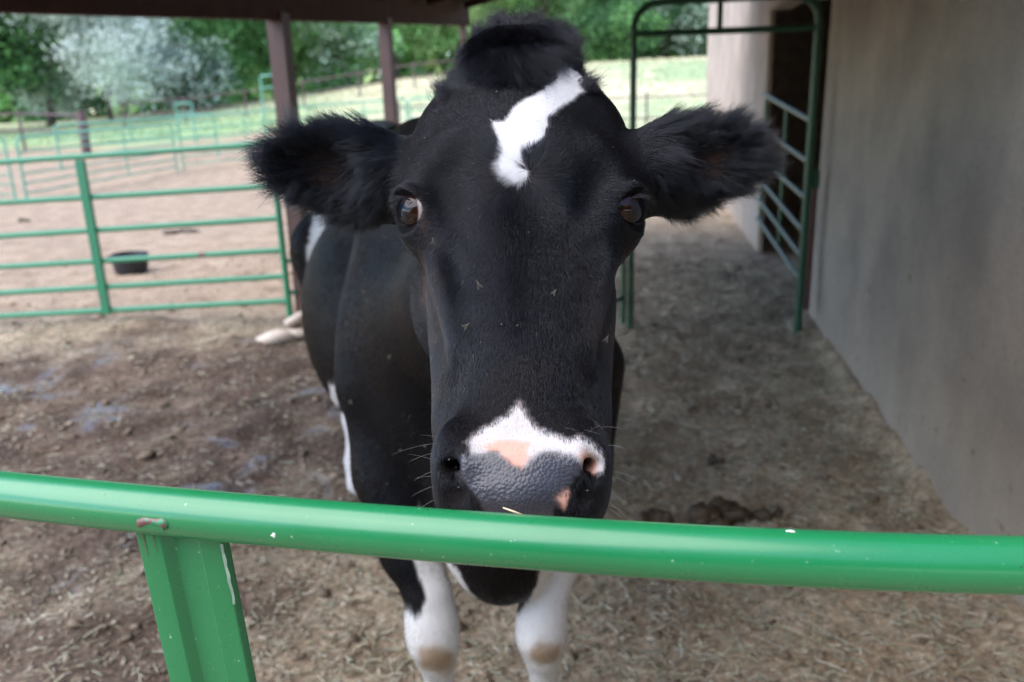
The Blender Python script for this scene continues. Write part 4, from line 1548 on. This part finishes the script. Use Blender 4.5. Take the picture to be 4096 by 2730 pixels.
# coat / skin material
def mat_skin():
    m, n, l, b = new_mat("cow_skin")
    at1 = n.new("ShaderNodeAttribute")
    at1.attribute_name = "coat"
    at2 = n.new("ShaderNodeAttribute")
    at2.attribute_name = "zone"                   # r: bare nose pad, g: pink skin, b: wet
    sep = n.new("ShaderNodeSeparateColor")
    l.new(at2.outputs["Color"], sep.inputs[0])
    tc = n.new("ShaderNodeTexCoord")
    nz = noise(n, l, 420, 4, .6, tc.outputs["Object"])
    col = mixc(n, l, .25, at1.outputs["Color"], nz.outputs["Color"], 'OVERLAY')
    l.new(col, b.inputs["Base Color"])
    vo = n.new("ShaderNodeTexVoronoi")
    vo.feature = 'SMOOTH_F1'
    vo.inputs["Scale"].default_value = 330
    vo.inputs["Smoothness"].default_value = .15
    wob = noise(n, l, 70, 3, .5, tc.outputs["Object"])
    l.new(tc.outputs["Object"], vo.inputs["Vector"])
    inv = math_n(n, l, 'SUBTRACT', 1.0, vo.outputs["Distance"])
    hgt = math_n(n, l, 'MULTIPLY', inv, sep.outputs[0])
    fz = noise(n, l, 260, 4, .7, tc.outputs['Object'])
    hgt = math_n(n, l, 'ADD', math_n(n, l, 'MULTIPLY', hgt, 1.0), math_n(n, l, 'MULTIPLY', fz.outputs[0], math_n(n, l, 'SUBTRACT', .35, math_n(n, l, 'MULTIPLY', sep.outputs[0], .25))))
    big_ = noise(n, l, 65, 3, .6, tc.outputs['Object'])
    hgt = math_n(n, l, 'ADD', hgt, math_n(n, l, 'MULTIPLY', math_n(n, l, 'MULTIPLY', big_.outputs[0], 1.6), sep.outputs[0]))
    bp = bump(n, l, hgt, .17, .003, b)
    r1 = math_n(n, l, 'MULTIPLY', sep.outputs[0], -.32)
    r2 = math_n(n, l, 'ADD', r1, .50)
    r3 = math_n(n, l, 'MULTIPLY', nz.outputs[0], .18)
    l.new(math_n(n, l, 'ADD', r2, r3), b.inputs["Roughness"])
    l.new(math_n(n, l, 'ADD', math_n(n, l, 'MULTIPLY', sep.outputs[0], .48), math_n(n, l, 'ADD', .022, math_n(n, l, 'MULTIPLY', sep.outputs[2], .02))), b.inputs["Specular IOR Level"])
    b.inputs["Subsurface Weight"].default_value = 0.0
    return m


def mat_hair(name, rough=.24):
    m, n, l, b = new_mat(name)
    n.remove(b)
    h = n.new("ShaderNodeBsdfHairPrincipled")
    h.model = 'CHIANG'
    h.parametrization = 'COLOR'
    a = n.new("ShaderNodeAttribute")
    a.attribute_name = "tint"
    l.new(a.outputs["Color"], h.inputs["Color"])
    h.inputs["Roughness"].default_value = rough
    h.inputs["Radial Roughness"].default_value = .35
    h.inputs["Coat"].default_value = 0.0
    h.inputs["Random Roughness"].default_value = .2
    h.inputs["IOR"].default_value = 1.31
    l.new(h.outputs[0], n["Material Output"].inputs[0])
    return m


cow = empty("cow", (-.1, 1.7, 0))
tag(cow, "black and white dairy cow facing the camera over the green gate rail", "cow")
skin = mat_skin()
body = mesh_np("body", CV, CF, skin, cow, True)
w_, pk_, pd_ = coat(CV)
cc = np.tile(np.array([.0055, .0053, .0065, 1.0]), (len(CV), 1))
br = smooth(-.1, .6, fbm(CV, 4, 3))[:, None]
cc[:, :3] = cc[:, :3] * (1 - br) + np.array([.009, .0065, .0055]) * br
cc[w_, :3] = (.54, .52, .51)
snout_skin = w_ & (CV[:, 1] < 1.0) & (project(CV)[1] > 1500)
cc[snout_skin, :3] = (.52, .46, .44)
cc[pk_, :3] = (.62, .33, .25)
cc[pd_, :3] = (.036, .032, .039)
# tan knees where the cow kneels
def knee_stain(P):
    x, y = project(P)
    e = np.minimum(np.hypot((x - 1742) / 82, (y - 2640) / 60), np.hypot((x - 2180) / 76, (y - 2615) / 56))
    return (1 - smooth(.6, 1.15, e + .25 * fbm(P, 30, 2))) * ((P[:, 1] < 1.70) & (P[:, 2] < .6))


kn = (knee_stain(CV) * w_)[:, None]
cc[:, :3] = cc[:, :3] * (1 - kn) + np.array([.30, .22, .155]) * kn
# soften the marks by one ring
for it in range(1):
    acc = np.zeros_like(cc)
    cnt = np.zeros(len(cc))
    for a in range(4):
        np.add.at(acc, CF[:, a], cc[CF[:, (a + 1) % 4]])
        np.add.at(cnt, CF[:, a], 1)
    cc = .5 * cc + .5 * acc / np.maximum(cnt, 1)[:, None]
for eb, et, a, nn_, b, c, Le, s_ in EARS:
    q = CV - eb
    uu, vv = (q @ a) / Le, (q @ b) / .05
    hw_ = np.clip(1.25 - np.hypot((uu - .52) / .24, (vv + .05) / .46), 0, 1)[:, None] * (np.linalg.norm(q, axis=1) < .25)[:, None]
    cc[:, :3] = cc[:, :3] * (1 - hw_) + np.array([.024, .0125, .009]) * hw_
vcol(body.data, "coat", cc)
zz = np.zeros((len(CV), 4))
zz[:, 0] = pd_
zz[:, 1] = pk_
zz[:, 2] = (CV[:, 1] < 1.25) & (CV[:, 2] > 1.10)
zz[:, 3] = 1
vcol(body.data, "zone", zz)


# ---- eyes
def mat_eye():
    m, n, l, b = new_mat("cow_eye")
    a = n.new("ShaderNodeAttribute")
    a.attribute_name = "iris"
    l.new(a.outputs["Color"], b.inputs["Base Color"])
    b.inputs["Roughness"].default_value = .03
    b.inputs["Specular IOR Level"].default_value = .32
    return m


eye_mat = mat_eye()
for ec, g, aq, bq, s in EYES:
    nU, nV = 40, 28
    V, F = [], []
    for i in range(nV + 1):
        th = math.pi * i / nV
        for k in range(nU):
            ph = 2 * math.pi * k / nU
            V.append((math.sin(th) * math.cos(ph), math.sin(th) * math.sin(ph), math.cos(th)))
    V = np.array(V)
    for i in range(nV):
        for k in range(nU):
            F.append((i * nU + k, (i + 1) * nU + k, (i + 1) * nU + (k + 1) % nU, i * nU + (k + 1) % nU))
    g2 = s * (.88 if s < 0 else .80) * np.array([1, 0, 0]) + (.48 if s < 0 else .62) * VDIR
    g2 /= np.linalg.norm(g2)
    b2_ = bq - g2 * (bq @ g2)
    b2_ /= np.linalg.norm(b2_)
    A3 = np.stack([np.cross(b2_, g2), b2_, g2])
    bulge = 1 + .05 * smooth(.72, 1.0, V[:, 2])
    P = wl_(ec + (V * EYE_R * bulge[:, None]) @ A3)
    eo = mesh_np("eye", P, np.array(F), eye_mat, cow, True)
    e_in = np.sqrt(V[:, 0] ** 2 + V[:, 1] ** 2)
    ic = np.tile(np.array([.011, .0045, .0035, 1.0]), (len(V), 1))
    pup = np.sqrt((V[:, 0] / .50) ** 2 + (V[:, 1] / .34) ** 2) < 1
    ic[pup & (V[:, 2] > 0), :3] = (.003, .005, .012)
    rim = (e_in > .70) | (V[:, 2] < 0)
    ic[rim, :3] = (.02, .006, .004)
    scl = (e_in > (.87 if s < 0 else .93)) | (V[:, 2] < 0)
    ic[scl, :3] = (.45, .36, .33)
    vcol(eo.data, "iris", ic)


# ---- fur
def sample_surface(density_fn, nmax):
    A, B, C_, D_ = (CV[CF[:, k]] for k in range(4))
    nrm = np.cross(C_ - A, D_ - B)
    area = np.linalg.norm(nrm, axis=1) / 2
    nrm = nrm / np.maximum(np.linalg.norm(nrm, axis=1), 1e-9)[:, None]
    cen = (A + B + C_ + D_) / 4
    dens = density_fn(cen, nrm)
    lam = area * dens
    cnt = rng.poisson(lam)
    tot = cnt.sum()
    print("fur strands", tot)
    f = np.repeat(np.arange(len(CF)), cnt)
    u, v = rng.random(len(f))[:, None], rng.random(len(f))[:, None]
    P = (A[f] * (1 - u) + B[f] * u) * (1 - v) + (D_[f] * (1 - u) + C_[f] * u) * v
    # smooth normals
    VN = np.zeros_like(CV)
    for k in range(4):
        np.add.at(VN, CF[:, k], nrm)
    VN /= np.maximum(np.linalg.norm(VN, axis=1), 1e-9)[:, None]
    N = (VN[CF[f, 0]] * (1 - u) + VN[CF[f, 1]] * u) * (1 - v) + (VN[CF[f, 3]] * (1 - u) + VN[CF[f, 2]] * u) * v
    N /= np.maximum(np.linalg.norm(N, axis=1), 1e-9)[:, None]
    return P, N


def strands(name, P, N, T, L, alpha, droop, tint, rad, npt, mat, parent, curl=None, clump_w=None, clump_cell=.006):
    """grow hair: root P, normal N, lay direction T, length L, lift alpha, droop bends the tip along T and down"""
    n = len(P)
    d = T * np.cos(alpha)[:, None] + N * np.sin(alpha)[:, None]
    d /= np.linalg.norm(d, axis=1)[:, None]
    pts = np.empty((n, npt, 3), dtype=np.float32)
    p = P - N * .0006
    pts[:, 0] = p
    for k in range(1, npt):
        pts[:, k] = p = p + d * (L / (npt - 1))[:, None]
        d = d + T * droop[:, None] + np.array([0, 0, -.06]) * droop[:, None]
        if curl is not None:
            d = d + curl * (.5 if k % 2 else -.3)
        d /= np.linalg.norm(d, axis=1)[:, None]
    if clump_w is not None:
        cell = np.floor(P / clump_cell + .5 * np.stack([vnoise(P, 90), vnoise(P + 3, 90), vnoise(P + 6, 90)], -1)).astype(np.int64)
        key = cell[:, 0] * 73856093 ^ cell[:, 1] * 19349663 ^ cell[:, 2] * 83492791
        _, first, inv = np.unique(key, return_index=True, return_inverse=True)
        gi = first[inv]
        tt = np.linspace(0, 1, npt)[None, :, None] ** 1.3
        ww = clump_w[:, None, None] * tt
        ratio = (L / np.maximum(L[gi], 1e-5))[:, None, None]
        goal = pts[gi][:, :1] + (pts[gi] - pts[gi][:, :1]) * np.clip(ratio, .5, 1.3)
        pts = (pts * (1 - ww) + goal * ww).astype(np.float32)
    org = parent_origin(parent)
    cv = bpy.data.hair_curves.new(name)
    cv.add_curves([npt] * n)
    cv.attributes["position"].data.foreach_set("vector", (pts - org.astype(np.float32)).ravel())
    ra = cv.attributes.get("radius") or cv.attributes.new("radius", 'FLOAT', 'POINT')
    prof = np.linspace(1, 0, npt) ** .6 * .9 + .1
    ra.data.foreach_set("value", (rad[:, None] * prof[None, :]).astype(np.float32).ravel())
    ta = cv.attributes.new("tint", 'FLOAT_COLOR', 'CURVE')
    ta.data.foreach_set("color", np.concatenate([tint, np.ones((n, 1))], 1).astype(np.float32).ravel())
    cv.materials.append(mat)
    o = bpy.data.objects.new(name, cv)
    return link(o, parent)


WH = hl(at(2110, 700, .89)[None])[0]


def ear_w(P):
    """0..1 how much a point belongs to an ear, plus ear coordinates"""
    w = np.zeros(len(P))
    T = np.zeros_like(P)
    rim = np.zeros(len(P))
    for eb, et, a, n, b, c, L, s in EARS:
        q = P - eb
        u = q @ a / L
        v = (q @ b) / np.interp(u, [0, .5, .8, 1.05], [.056, .053, .040, .020])
        ww = smooth(-.16, .06, u) * ((u < 1.3) & (np.abs(v) < 1.9) & (np.abs(q @ n) < .09))
        m = ww > w
        dirv = a[None] * (.65 + .6 * np.clip(u, 0, 1))[:, None] + b[None] * (v * .9)[:, None]
        dirv = dirv - b[None] * (.15 * (v < 0) + .95 * (1 - smooth(.15, .55, u)) * (q @ n > -.02))[:, None]
        T[m] = dirv[m]
        rim[m] = np.clip(np.abs(v[m]) ** 2 + np.clip(u[m] - .5, 0, 1) * 1.2 + .8 * (1 - smooth(.2, .5, u[m])) * (v[m] < .5), 0, 1)
        w = np.maximum(w, ww)
    return w, T, rim


def lay(P, N):
    L = hl(P)
    head = (P[:, 1] < 1.30) & (P[:, 2] > 1.10)
    t = np.zeros_like(P)
    # face: the hair runs away from the whorl between the eyes
    dx, dz = L[:, 0] - WH[0], L[:, 2] - WH[2]
    r = np.sqrt(dx * dx + dz * dz) + 1e-6
    swirl = np.exp(-r / .03) * .8
    fx, fz = dx / r - swirl * dz / r, dz / r + swirl * dx / r
    low = smooth(.0, .10, -dz)
    fx = fx * (1 - .55 * low)
    fl = np.stack([fx, -.35 * low * smooth(.04, .09, np.abs(L[:, 0])), fz], -1)
    # forelock above: falls forward and down over the brow
    poll = smooth(.145, .225, L[:, 2] - .38 * np.clip(np.abs(L[:, 0] + .006) - .01, 0, .08) + .014 * vnoise(P, 70)) * (L[:, 1] > -.2) * (1 - .6 * smooth(.080, .108, np.abs(L[:, 0])))
    fall = np.stack([(L[:, 0] + .006) * 11, .35 + 0 * fx, -1.0 + 0 * fx], -1)
    crest = np.stack([L[:, 0] * 8, np.clip(L[:, 1] + .07, -.1, .1) * 9, (L[:, 2] - .185) * 12], -1)
    dfr = L[:, 1] - np.interp(L[:, 2], LZ, LF)
    fw = (1 - smooth(.040, .072, np.abs(L[:, 0] + .006) + .014 * vnoise(P, 50))) * smooth(-.040, -.014, dfr + .008 * vnoise(P + 4, 60)) * (1 - smooth(.296, .312, L[:, 2]))
    cw = 1 - fw
    pf = fall * fw[:, None] + crest * cw[:, None]
    fl = fl * (1 - poll)[:, None] + pf * poll[:, None]
    t[head] = (fl @ HB)[head]
    bodyd = bd * .55 + np.array([0, 0, -.85])
    t[~head] = bodyd
    ew, eT, rim = ear_w(P)
    t = t * (1 - ew)[:, None] + eT * ew[:, None]
    return t, L, head, poll, cw, ew, rim


def tangent(T, N):
    T = T - N * (T * N).sum(1)[:, None]
    return T / np.maximum(np.linalg.norm(T, axis=1), 1e-6)[:, None]


def near_eye(P):
    r = np.zeros(len(P), bool)
    for ec, g, aq, bq, s in EYES:
        q = hl(P) - ec
        rr_ = np.linalg.norm(q, axis=1)
        u = q / np.maximum(rr_, 1e-6)[:, None]
        e = np.sqrt((u @ aq / .93) ** 2 + (u @ bq / .75) ** 2)
        r |= (rr_ < .0312) & (u @ g > .2) & (e < 1)
    return r


if FUR:
    def dens(P, N):
        vis = ((CAM - P) * N).sum(1) / np.linalg.norm(CAM - P, axis=1)
        head = (P[:, 1] < 1.30) & (P[:, 2] > 1.10)
        wh_, _, _ = coat(P)
        d = np.where(head & (P[:, 1] < 1.2), np.where(wh_, 1.6e6, 1.35e6), 0.0)
        d = np.where((P[:, 1] >= 1.2) & (P[:, 1] < 1.30) & head, 4e5, d)
        d = np.where(~head & (P[:, 1] < 2.0) & (P[:, 2] < .9) & (P[:, 2] > .2), 1.1e5, d)
        d = np.where(~head & (d == 0) & (P[:, 2] > .5) & (P[:, 1] < 3.3), np.where(P[:, 1] < 2.3, 8e4, 3.5e4), d)
        ew, _, _ = ear_w(P)
        d = np.where(ew > .3, 5.5e5, d)
        for eb, et, a, nn_, b, c, Le, s_ in EARS:
            q = P - eb
            uu, vv = (q @ a) / Le, (q @ b) / .05
            hol_ = (np.hypot((uu - .52) / .22, (vv + .05) / .42) < 1) & ((N @ nn_) > .1) & (np.linalg.norm(q, axis=1) < .25)
            d = np.where(hol_, d * .4, d)
        L = hl(P)
        d = np.where(head & (L[:, 2] > .16) & (ew < .3), 7.5e5, d)
        d = np.where(vis < -.45, np.where(ew > .3, d * .5, 0), d)
        _, pk, pd = coat(P)
        x, y = project(P)
        d = np.where(head & (y > 1590) & (L[:, 1] > -.04), d * 1.5, d)
        d = np.where(pd, np.where(y < 1895, 2.5e5 * (y < 1880), 0), d)
        d = np.where(pk, 3e5 * (y < 1850), d)
        return d * FUR_DENS
    P, N = sample_surface(dens, 0)
    ok = ~near_eye(P)
    P, N = P[ok], N[ok]
    T, L, head, poll, cw, ew, rim = lay(P, N)
    w, pk, pd = coat(P)
    n = len(P)
    jit = rng.normal(0, 1, (n, 3))
    clump = np.stack([vnoise(P + 1.7, 75), vnoise(P + 5.1, 75), vnoise(P + 9.9, 75)], -1)
    clump2 = np.stack([vnoise(P + 2.7, 240), vnoise(P + 6.1, 240), vnoise(P + 8.9, 240)], -1)
    poll = poll * (1 - w)
    longw = np.clip(poll + ew, 0, 1)
    T = tangent(T, N)
    T = tangent(T + jit * (.06 + .10 * longw)[:, None] + clump * (.12 + .42 * longw)[:, None] + clump2 * (.07 + .33 * longw)[:, None], N)
    x, y = project(P)
    face_len = .0062 + .0028 * smooth(900, 1300, y)
    face_len = face_len * (1 - smooth(1350, 1650, y)) + .0068 * smooth(1350, 1650, y)
    whorl = np.exp(-((L[:, 0] - WH[0]) ** 2 + (L[:, 2] - WH[2]) ** 2) / .045 ** 2)
    face_len = face_len + .009 * whorl * head
    ln = np.where(head, face_len, .014)
    ln = ln * (1 - poll) + poll * (.040 - .002 * cw + .022 * np.exp(-(L[:, 0] + .006) ** 2 / .03 ** 2) * (1 - cw))
    ln = ln * (1 - ew) + ew * (.015 + .019 * rim)
    ln = np.where(pd | pk, .004, ln)
    ln = ln * rng.uniform(.55, 1.15, n) * (1 + .5 * longw * clump[:, 0])
    al = np.where(head, .17, .13)
    al = al * (1 - poll) + poll * (.26 + .36 * cw)
    al = al * (1 - ew) + ew * (.30 + .12 * rim)
    al = al + (.05 + .05 * longw) * rng.normal(0, 1, n) + .15 * whorl
    hol = np.zeros(n)
    for pts_ in (((1690, 790), (1830, 965)), ((1790, 1000), (1850, 1165)), ((2460, 775), (2335, 950)), ((2380, 990), (2310, 1150))):
        a_, b_ = np.array(pts_[0], float), np.array(pts_[1], float)
        q = np.stack([x, y], -1) - a_
        t_ = np.clip(q @ (b_ - a_) / ((b_ - a_) @ (b_ - a_)), 0, 1)
        hol = np.maximum(hol, np.exp(-(np.linalg.norm(q - t_[:, None] * (b_ - a_), axis=1) / 55) ** 2))
    hol *= head
    mid_ = np.exp(-((x - 2080) / 90) ** 2) * smooth(760, 900, y) * (1 - smooth(1250, 1450, y)) * head
    al = al + .30 * hol + .18 * mid_
    dr = .10 + .10 * poll * (1 - cw) + 0 * al
    tint = np.tile(np.array([.0055, .006, .0085]), (n, 1))
    bm = smooth(.0, .8, fbm(P, 11, 3))[:, None]
    bm = bm * (.25 + .55 * np.exp(-((x - 1800) / 160) ** 2 - ((y - 330) / 130) ** 2)[:, None] + .3 * smooth(230, 330, np.abs(x - 2080))[:, None] * smooth(850, 1000, y)[:, None])
    tint = tint * (1 - bm) + np.array([.022, .013, .009]) * bm
    tint = tint * rng.uniform(.7, 1.4, n)[:, None]
    tint = np.where((~head & (P[:, 1] > 2.1))[:, None], np.array([.009, .0065, .0055]), tint)
    wt = np.array([.46, .455, .465]) * rng.uniform(.9, 1.0, n)[:, None]
    wt = wt * (1 - (~head * .45 * smooth(.1, .7, fbm(P, 14, 3)))[:, None] * np.array([.7, .9, 1.1]))
    tint = np.where(w[:, None], wt, tint)
    tint = np.where(pk[:, None], np.array([.85, .75, .68]), tint)
    kz = (knee_stain(P) * w * rng.uniform(.7, 1, n))[:, None]
    tint = tint * (1 - kz) + np.array([.36, .26, .185]) * kz
    for xs_, ys_ in (((1690, 1705), (860, 1230)), ((2515, 2490), (860, 1150))):     # tear stains
        cx = np.interp(y, ys_, xs_) + 18 * vnoise(P, 60)
        tw = .6 * np.exp(-((x - cx) / 20) ** 2) * (y > ys_[0]) * (y < ys_[1]) * head * rng.random(n)
        tint = tint * (1 - tw[:, None]) + np.array([.035, .014, .008]) * tw[:, None]
    tint = np.where(pd[:, None], np.array([.16, .155, .165]), tint)
    stray = head & (ew < .2) & (rng.random(n) < .0015)
    tint = np.where(stray[:, None], np.array([.6, .58, .55]), tint)
    rad = np.where(head, .00017, np.where(P[:, 1] < 2.3, .00036, .0005))
    rad = np.where(ew > .3, .00020, rad)
    rad = np.where(poll > .4, .00018, rad)
    strands("fur", P, N, T, ln, np.clip(al, .05, 1.5), dr, tint, rad, 5, mat_hair("cow_fur"), cow,
            curl=jit * (.06 * longw)[:, None], clump_w=np.clip(.16 + .60 * longw, 0, .8) * rng.uniform(.6, 1, n), clump_cell=.0055)

hair_lash = mat_hair("cow_lash", .3)
# ---- little scurs: tufts where horns would be
for px_, py_, dx_, dy_ in ((1752, 350, -.55, -1), (2352, 332, .9, -.45)):
    p = at(px_, py_, .985)
    i = np.argmin(((CV - p) ** 2).sum(1))
    n = 420
    P = CV[i] + rng.normal(0, .0055, (n, 3))
    dv = _R * dx_ - _U * dy_ * 1.0
    D_ = np.tile(dv / np.linalg.norm(dv), (n, 1)) + rng.normal(0, .16, (n, 3))
    D_ /= np.linalg.norm(D_, axis=1)[:, None]
    strands("scur_tuft", P, D_, tangent(rng.normal(0, 1, (n, 3)), D_), rng.uniform(.010, .026, n), np.full(n, 1.5), np.full(n, .02),
            np.tile([.008, .008, .010], (n, 1)), np.full(n, .00020), 4, hair_lash, cow)

# ---- eyelashes
for ec, g, aq, bq, s in EYES:
    n = 110
    t = rng.uniform(-1.0, .75, n)
    up = rng.random(n) < .8
    sg = np.where(up, 1, -1)
    dirs = g * math.cos(.62) + bq * (sg * .60 * np.cos(t * 1.2))[:, None] + aq * (np.sin(t) * .85)[:, None]
    dirs /= np.linalg.norm(dirs, axis=1)[:, None]
    P = wl_(ec + dirs * .0272)
    Nn = dirs @ HB
    out = (g * .8 + 0 * dirs) + bq * np.where(up, -.10, -.3)[:, None] - aq * .55
    Tt = tangent(out @ HB + rng.normal(0, .28, (n, 3)), Nn)
    strands("eyelashes", P, Nn, Tt, np.where(up, .021, .010) * rng.uniform(.5, 1.1, n), np.full(n, .75), np.full(n, .12),
            np.tile([.006, .006, .008], (n, 1)), np.full(n, .00015), 5, hair_lash, cow)

# ---- whiskers on the muzzle
wroots, wdirs, wl2, wt2 = [], [], [], []
for (x, y, d, dx, dy, ln_, c) in [(1890, 1742, .765, -1, -.7, .018, .8), (1745, 1815, .80, -1, -.05, .03, .85), (1735, 1770, .80, -1, -.15, .05, .25), (1730, 1840, .80, -.8, -.6, .03, .3),
                                  (1726, 1880, .80, -1, .1, .022, .8), (1722, 1945, .80, -1, .05, .025, .75), (1735, 1900, .80, -1, -.3, .02, .3), (1720, 2000, .80, -1, .25, .04, .3),
                                  (2345, 1745, .75, .7, -.8, .018, .85), (2400, 1790, .755, 1, -.2, .02, .85), (2330, 1738, .75, 1, -.1, .02, .8), (2385, 1715, .78, 1, -.35, .028, .4),
                                  (2440, 2010, .79, 1, .45, .032, .8), (2435, 2020, .79, 1, .0, .02, .7), (2440, 1960, .79, 1, .7, .03, .3), (2425, 1900, .79, 1, .05, .03, .2),
                                  (2430, 1880, .79, 1, -.1, .03, .2), (2440, 2040, .79, 1, .3, .025, .3), (1760, 1760, .78, -.8, -.5, .02, .3), (2262, 1735, .755, .9, -.15, .016, .8)]:
    p = at(x, y, d)
    i = np.argmin(((CV - p) ** 2).sum(1))
    wroots.append(CV[i])
    dv = _R * dx - _U * dy - _f * .35
    wdirs.append(dv / np.linalg.norm(dv))
    wl2.append(ln_)
    wt2.append([c, c, c * .95])
n = len(wroots)
strands("whiskers", np.array(wroots), np.array(wdirs), np.tile(-_U, (n, 1)), np.array(wl2) * .95, np.full(n, 1.35), np.full(n, .06),
        np.array(wt2), np.full(n, .00022), 6, hair_lash, cow)

# ================================================================== SMALL THINGS ON THE COW
M_FLYB = simple("fly_body", (.05, .042, .028), .45, .4, 400)
M_FLYW = simple("fly_wing", (.055, .048, .036), .4, .3, 300)


def surface_at(px, py):
    """first point of the cow's hide seen at a photograph pixel, with its normal"""
    r = _f + (px - 2048) / FPX * _R - (py - 1365) / FPX * _U
    r = r / np.linalg.norm(r)
    q = CV - CAM
    t = q @ r
    d = np.linalg.norm(q - t[:, None] * r, axis=1)
    c = np.where(d < .006 + .004 * t)[0]
    i = c[np.argmin(t[c])]
    return CAM + r * t[i] - r * .0, i


def fly(px, py, ang, size, label):
    p, i = surface_at(px, py)
    nrm = CAM - p
    nrm /= np.linalg.norm(nrm)
    p = p + nrm * .006
    a = math.cos(ang) * _R + math.sin(ang) * _U
    a -= nrm * (a @ nrm)
    a /= np.linalg.norm(a)
    b_ = np.cross(nrm, a)
    root = empty("fly", tuple(p))
    tag(root, label, "fly", "flies on the cow")
    mb = MB()
    mb.tube([p - a * size * .5, p - a * size * .3, p, p + a * size * .25, p + a * size * .32], [size * .05, size * .15, size * .17, size * .13, size * .04], 8)
    mb.build("body", M_FLYB, root, True)
    mb = MB()
    mb.lump(p + a * size * .40, (size * .12, size * .12, size * .11), 3, 8, 6, .03)
    mb.build("head", M_FLYB, root, True)
    for s_ in (-1, 1):
        w0 = p + nrm * size * .15 + a * size * .05
        tip = w0 - a * size * .72 + b_ * s_ * size * .32
        V = [w0, w0 - a * size * .25 + b_ * s_ * size * .30, tip + b_ * s_ * size * .08, tip, tip - b_ * s_ * size * .12, w0 - a * size * .35 + b_ * s_ * size * .02]
        V = V + [v - nrm * size * .02 for v in V]
        mesh_np("wing", V, [(0, 1, 2, 3, 4, 5), (11, 10, 9, 8, 7, 6)] + [(k, (k + 1) % 6, 6 + (k + 1) % 6, 6 + k) for k in range(6)], M_FLYW, root)


for args in ((1914, 1137, 2.0, .0075, "fly on the left side of the cow's nose bridge"),
             (2219, 1167, .9, .0060, "small fly right of the middle of the cow's nose bridge"),
             (1868, 1302, .6, .0075, "fly at the crease left of the cow's nasal bone"),
             (1732, 963, 1.5, .0070, "fly below the cow's eye at the left"),
             (2428, 1353, 1.1, .0070, "pale fly near the right edge of the cow's cheek"),
             (1385, 1180, 1.2, .011, "upper fly on the cow's shoulder"),
             (1450, 1165, 2.2, .011, "fly on the shoulder nearest the cow's jaw"),
             (1385, 1290, 1.8, .010, "middle fly on the cow's shoulder"),
             (1402, 1605, 1.4, .011, "lower fly on the cow's shoulder"),
             (1560, 1425, .8, .009, "fly on the chest beside the cow's jaw")):
    fly(*args)

# a stalk of hay stuck to the wet nose
p0, _ = surface_at(2012, 2032)
p1, _ = surface_at(2096, 2062)
dn = CAM - p0
dn /= np.linalg.norm(dn)
mb = MB()
mb.tube([p0 + dn * .004, (p0 + p1) / 2 + dn * .0075, p1 + dn * .006], [.0007, .0009, .0006], 6)
tag(mb.build("hay_stalk", simple("hay", (.62, .52, .33), .6, .2, 80), None, True), "single pale hay stalk stuck to the cow's wet nose", "straw")

# dust and chaff caught in the coat
def chaff():
    r = np.random.default_rng(31)
    fr = CF[r.integers(0, len(CF), 60000)]
    A, B, C_ = CV[fr[:, 0]], CV[fr[:, 1]], CV[fr[:, 3]]
    N_f = np.cross(B - A, C_ - A)
    ar = np.linalg.norm(N_f, axis=1)
    N_f = N_f / np.maximum(ar, 1e-9)[:, None]
    vis = ((CAM - A) * N_f).sum(1) / np.linalg.norm(CAM - A, axis=1)
    w_, pk, pd = coat(A)
    ew, _, _ = ear_w(A)
    keep = (vis > .25) & ~w_ & ~pd & ~pk & (A[:, 2] > .8) & (ew < .1) & (hl(A)[:, 2] < .16) & (r.random(len(A)) < ar / ar.max())
    keep &= r.random(len(A)) < np.where(A[:, 1] < 1.3, .45, .35)
    A, N_f = A[keep][:230], N_f[keep][:230]
    n = len(A)
    t = np.cross(N_f, r.normal(0, 1, (n, 3)))
    t /= np.linalg.norm(t, axis=1)[:, None]
    b_ = np.cross(N_f, t)
    near = A[:, 1] < 1.3
    s_ = np.where(near, r.gamma(2, .00022, n) + .0002, r.gamma(2, .0004, n) + .0004)[:, None]
    c = A + N_f * np.where(near, .0034, .006)[:, None]
    V = np.stack([c - t * s_ * 1.6, c + b_ * s_ * .6, c + t * s_ * 1.6, c - b_ * s_ * .6, c + N_f * s_ * .7], 1)
    F = (np.array([(0, 1, 4), (1, 2, 4), (2, 3, 4), (3, 0, 4), (3, 2, 1), (3, 1, 0)])[None] + 5 * np.arange(n)[:, None, None]).reshape(-1, 3)
    o = mesh_np("chaff", V.reshape(-1, 3), F, simple("chaff", (.26, .23, .18), .8, .4, 300), cow)
    o["kind"] = "stuff"


chaff()
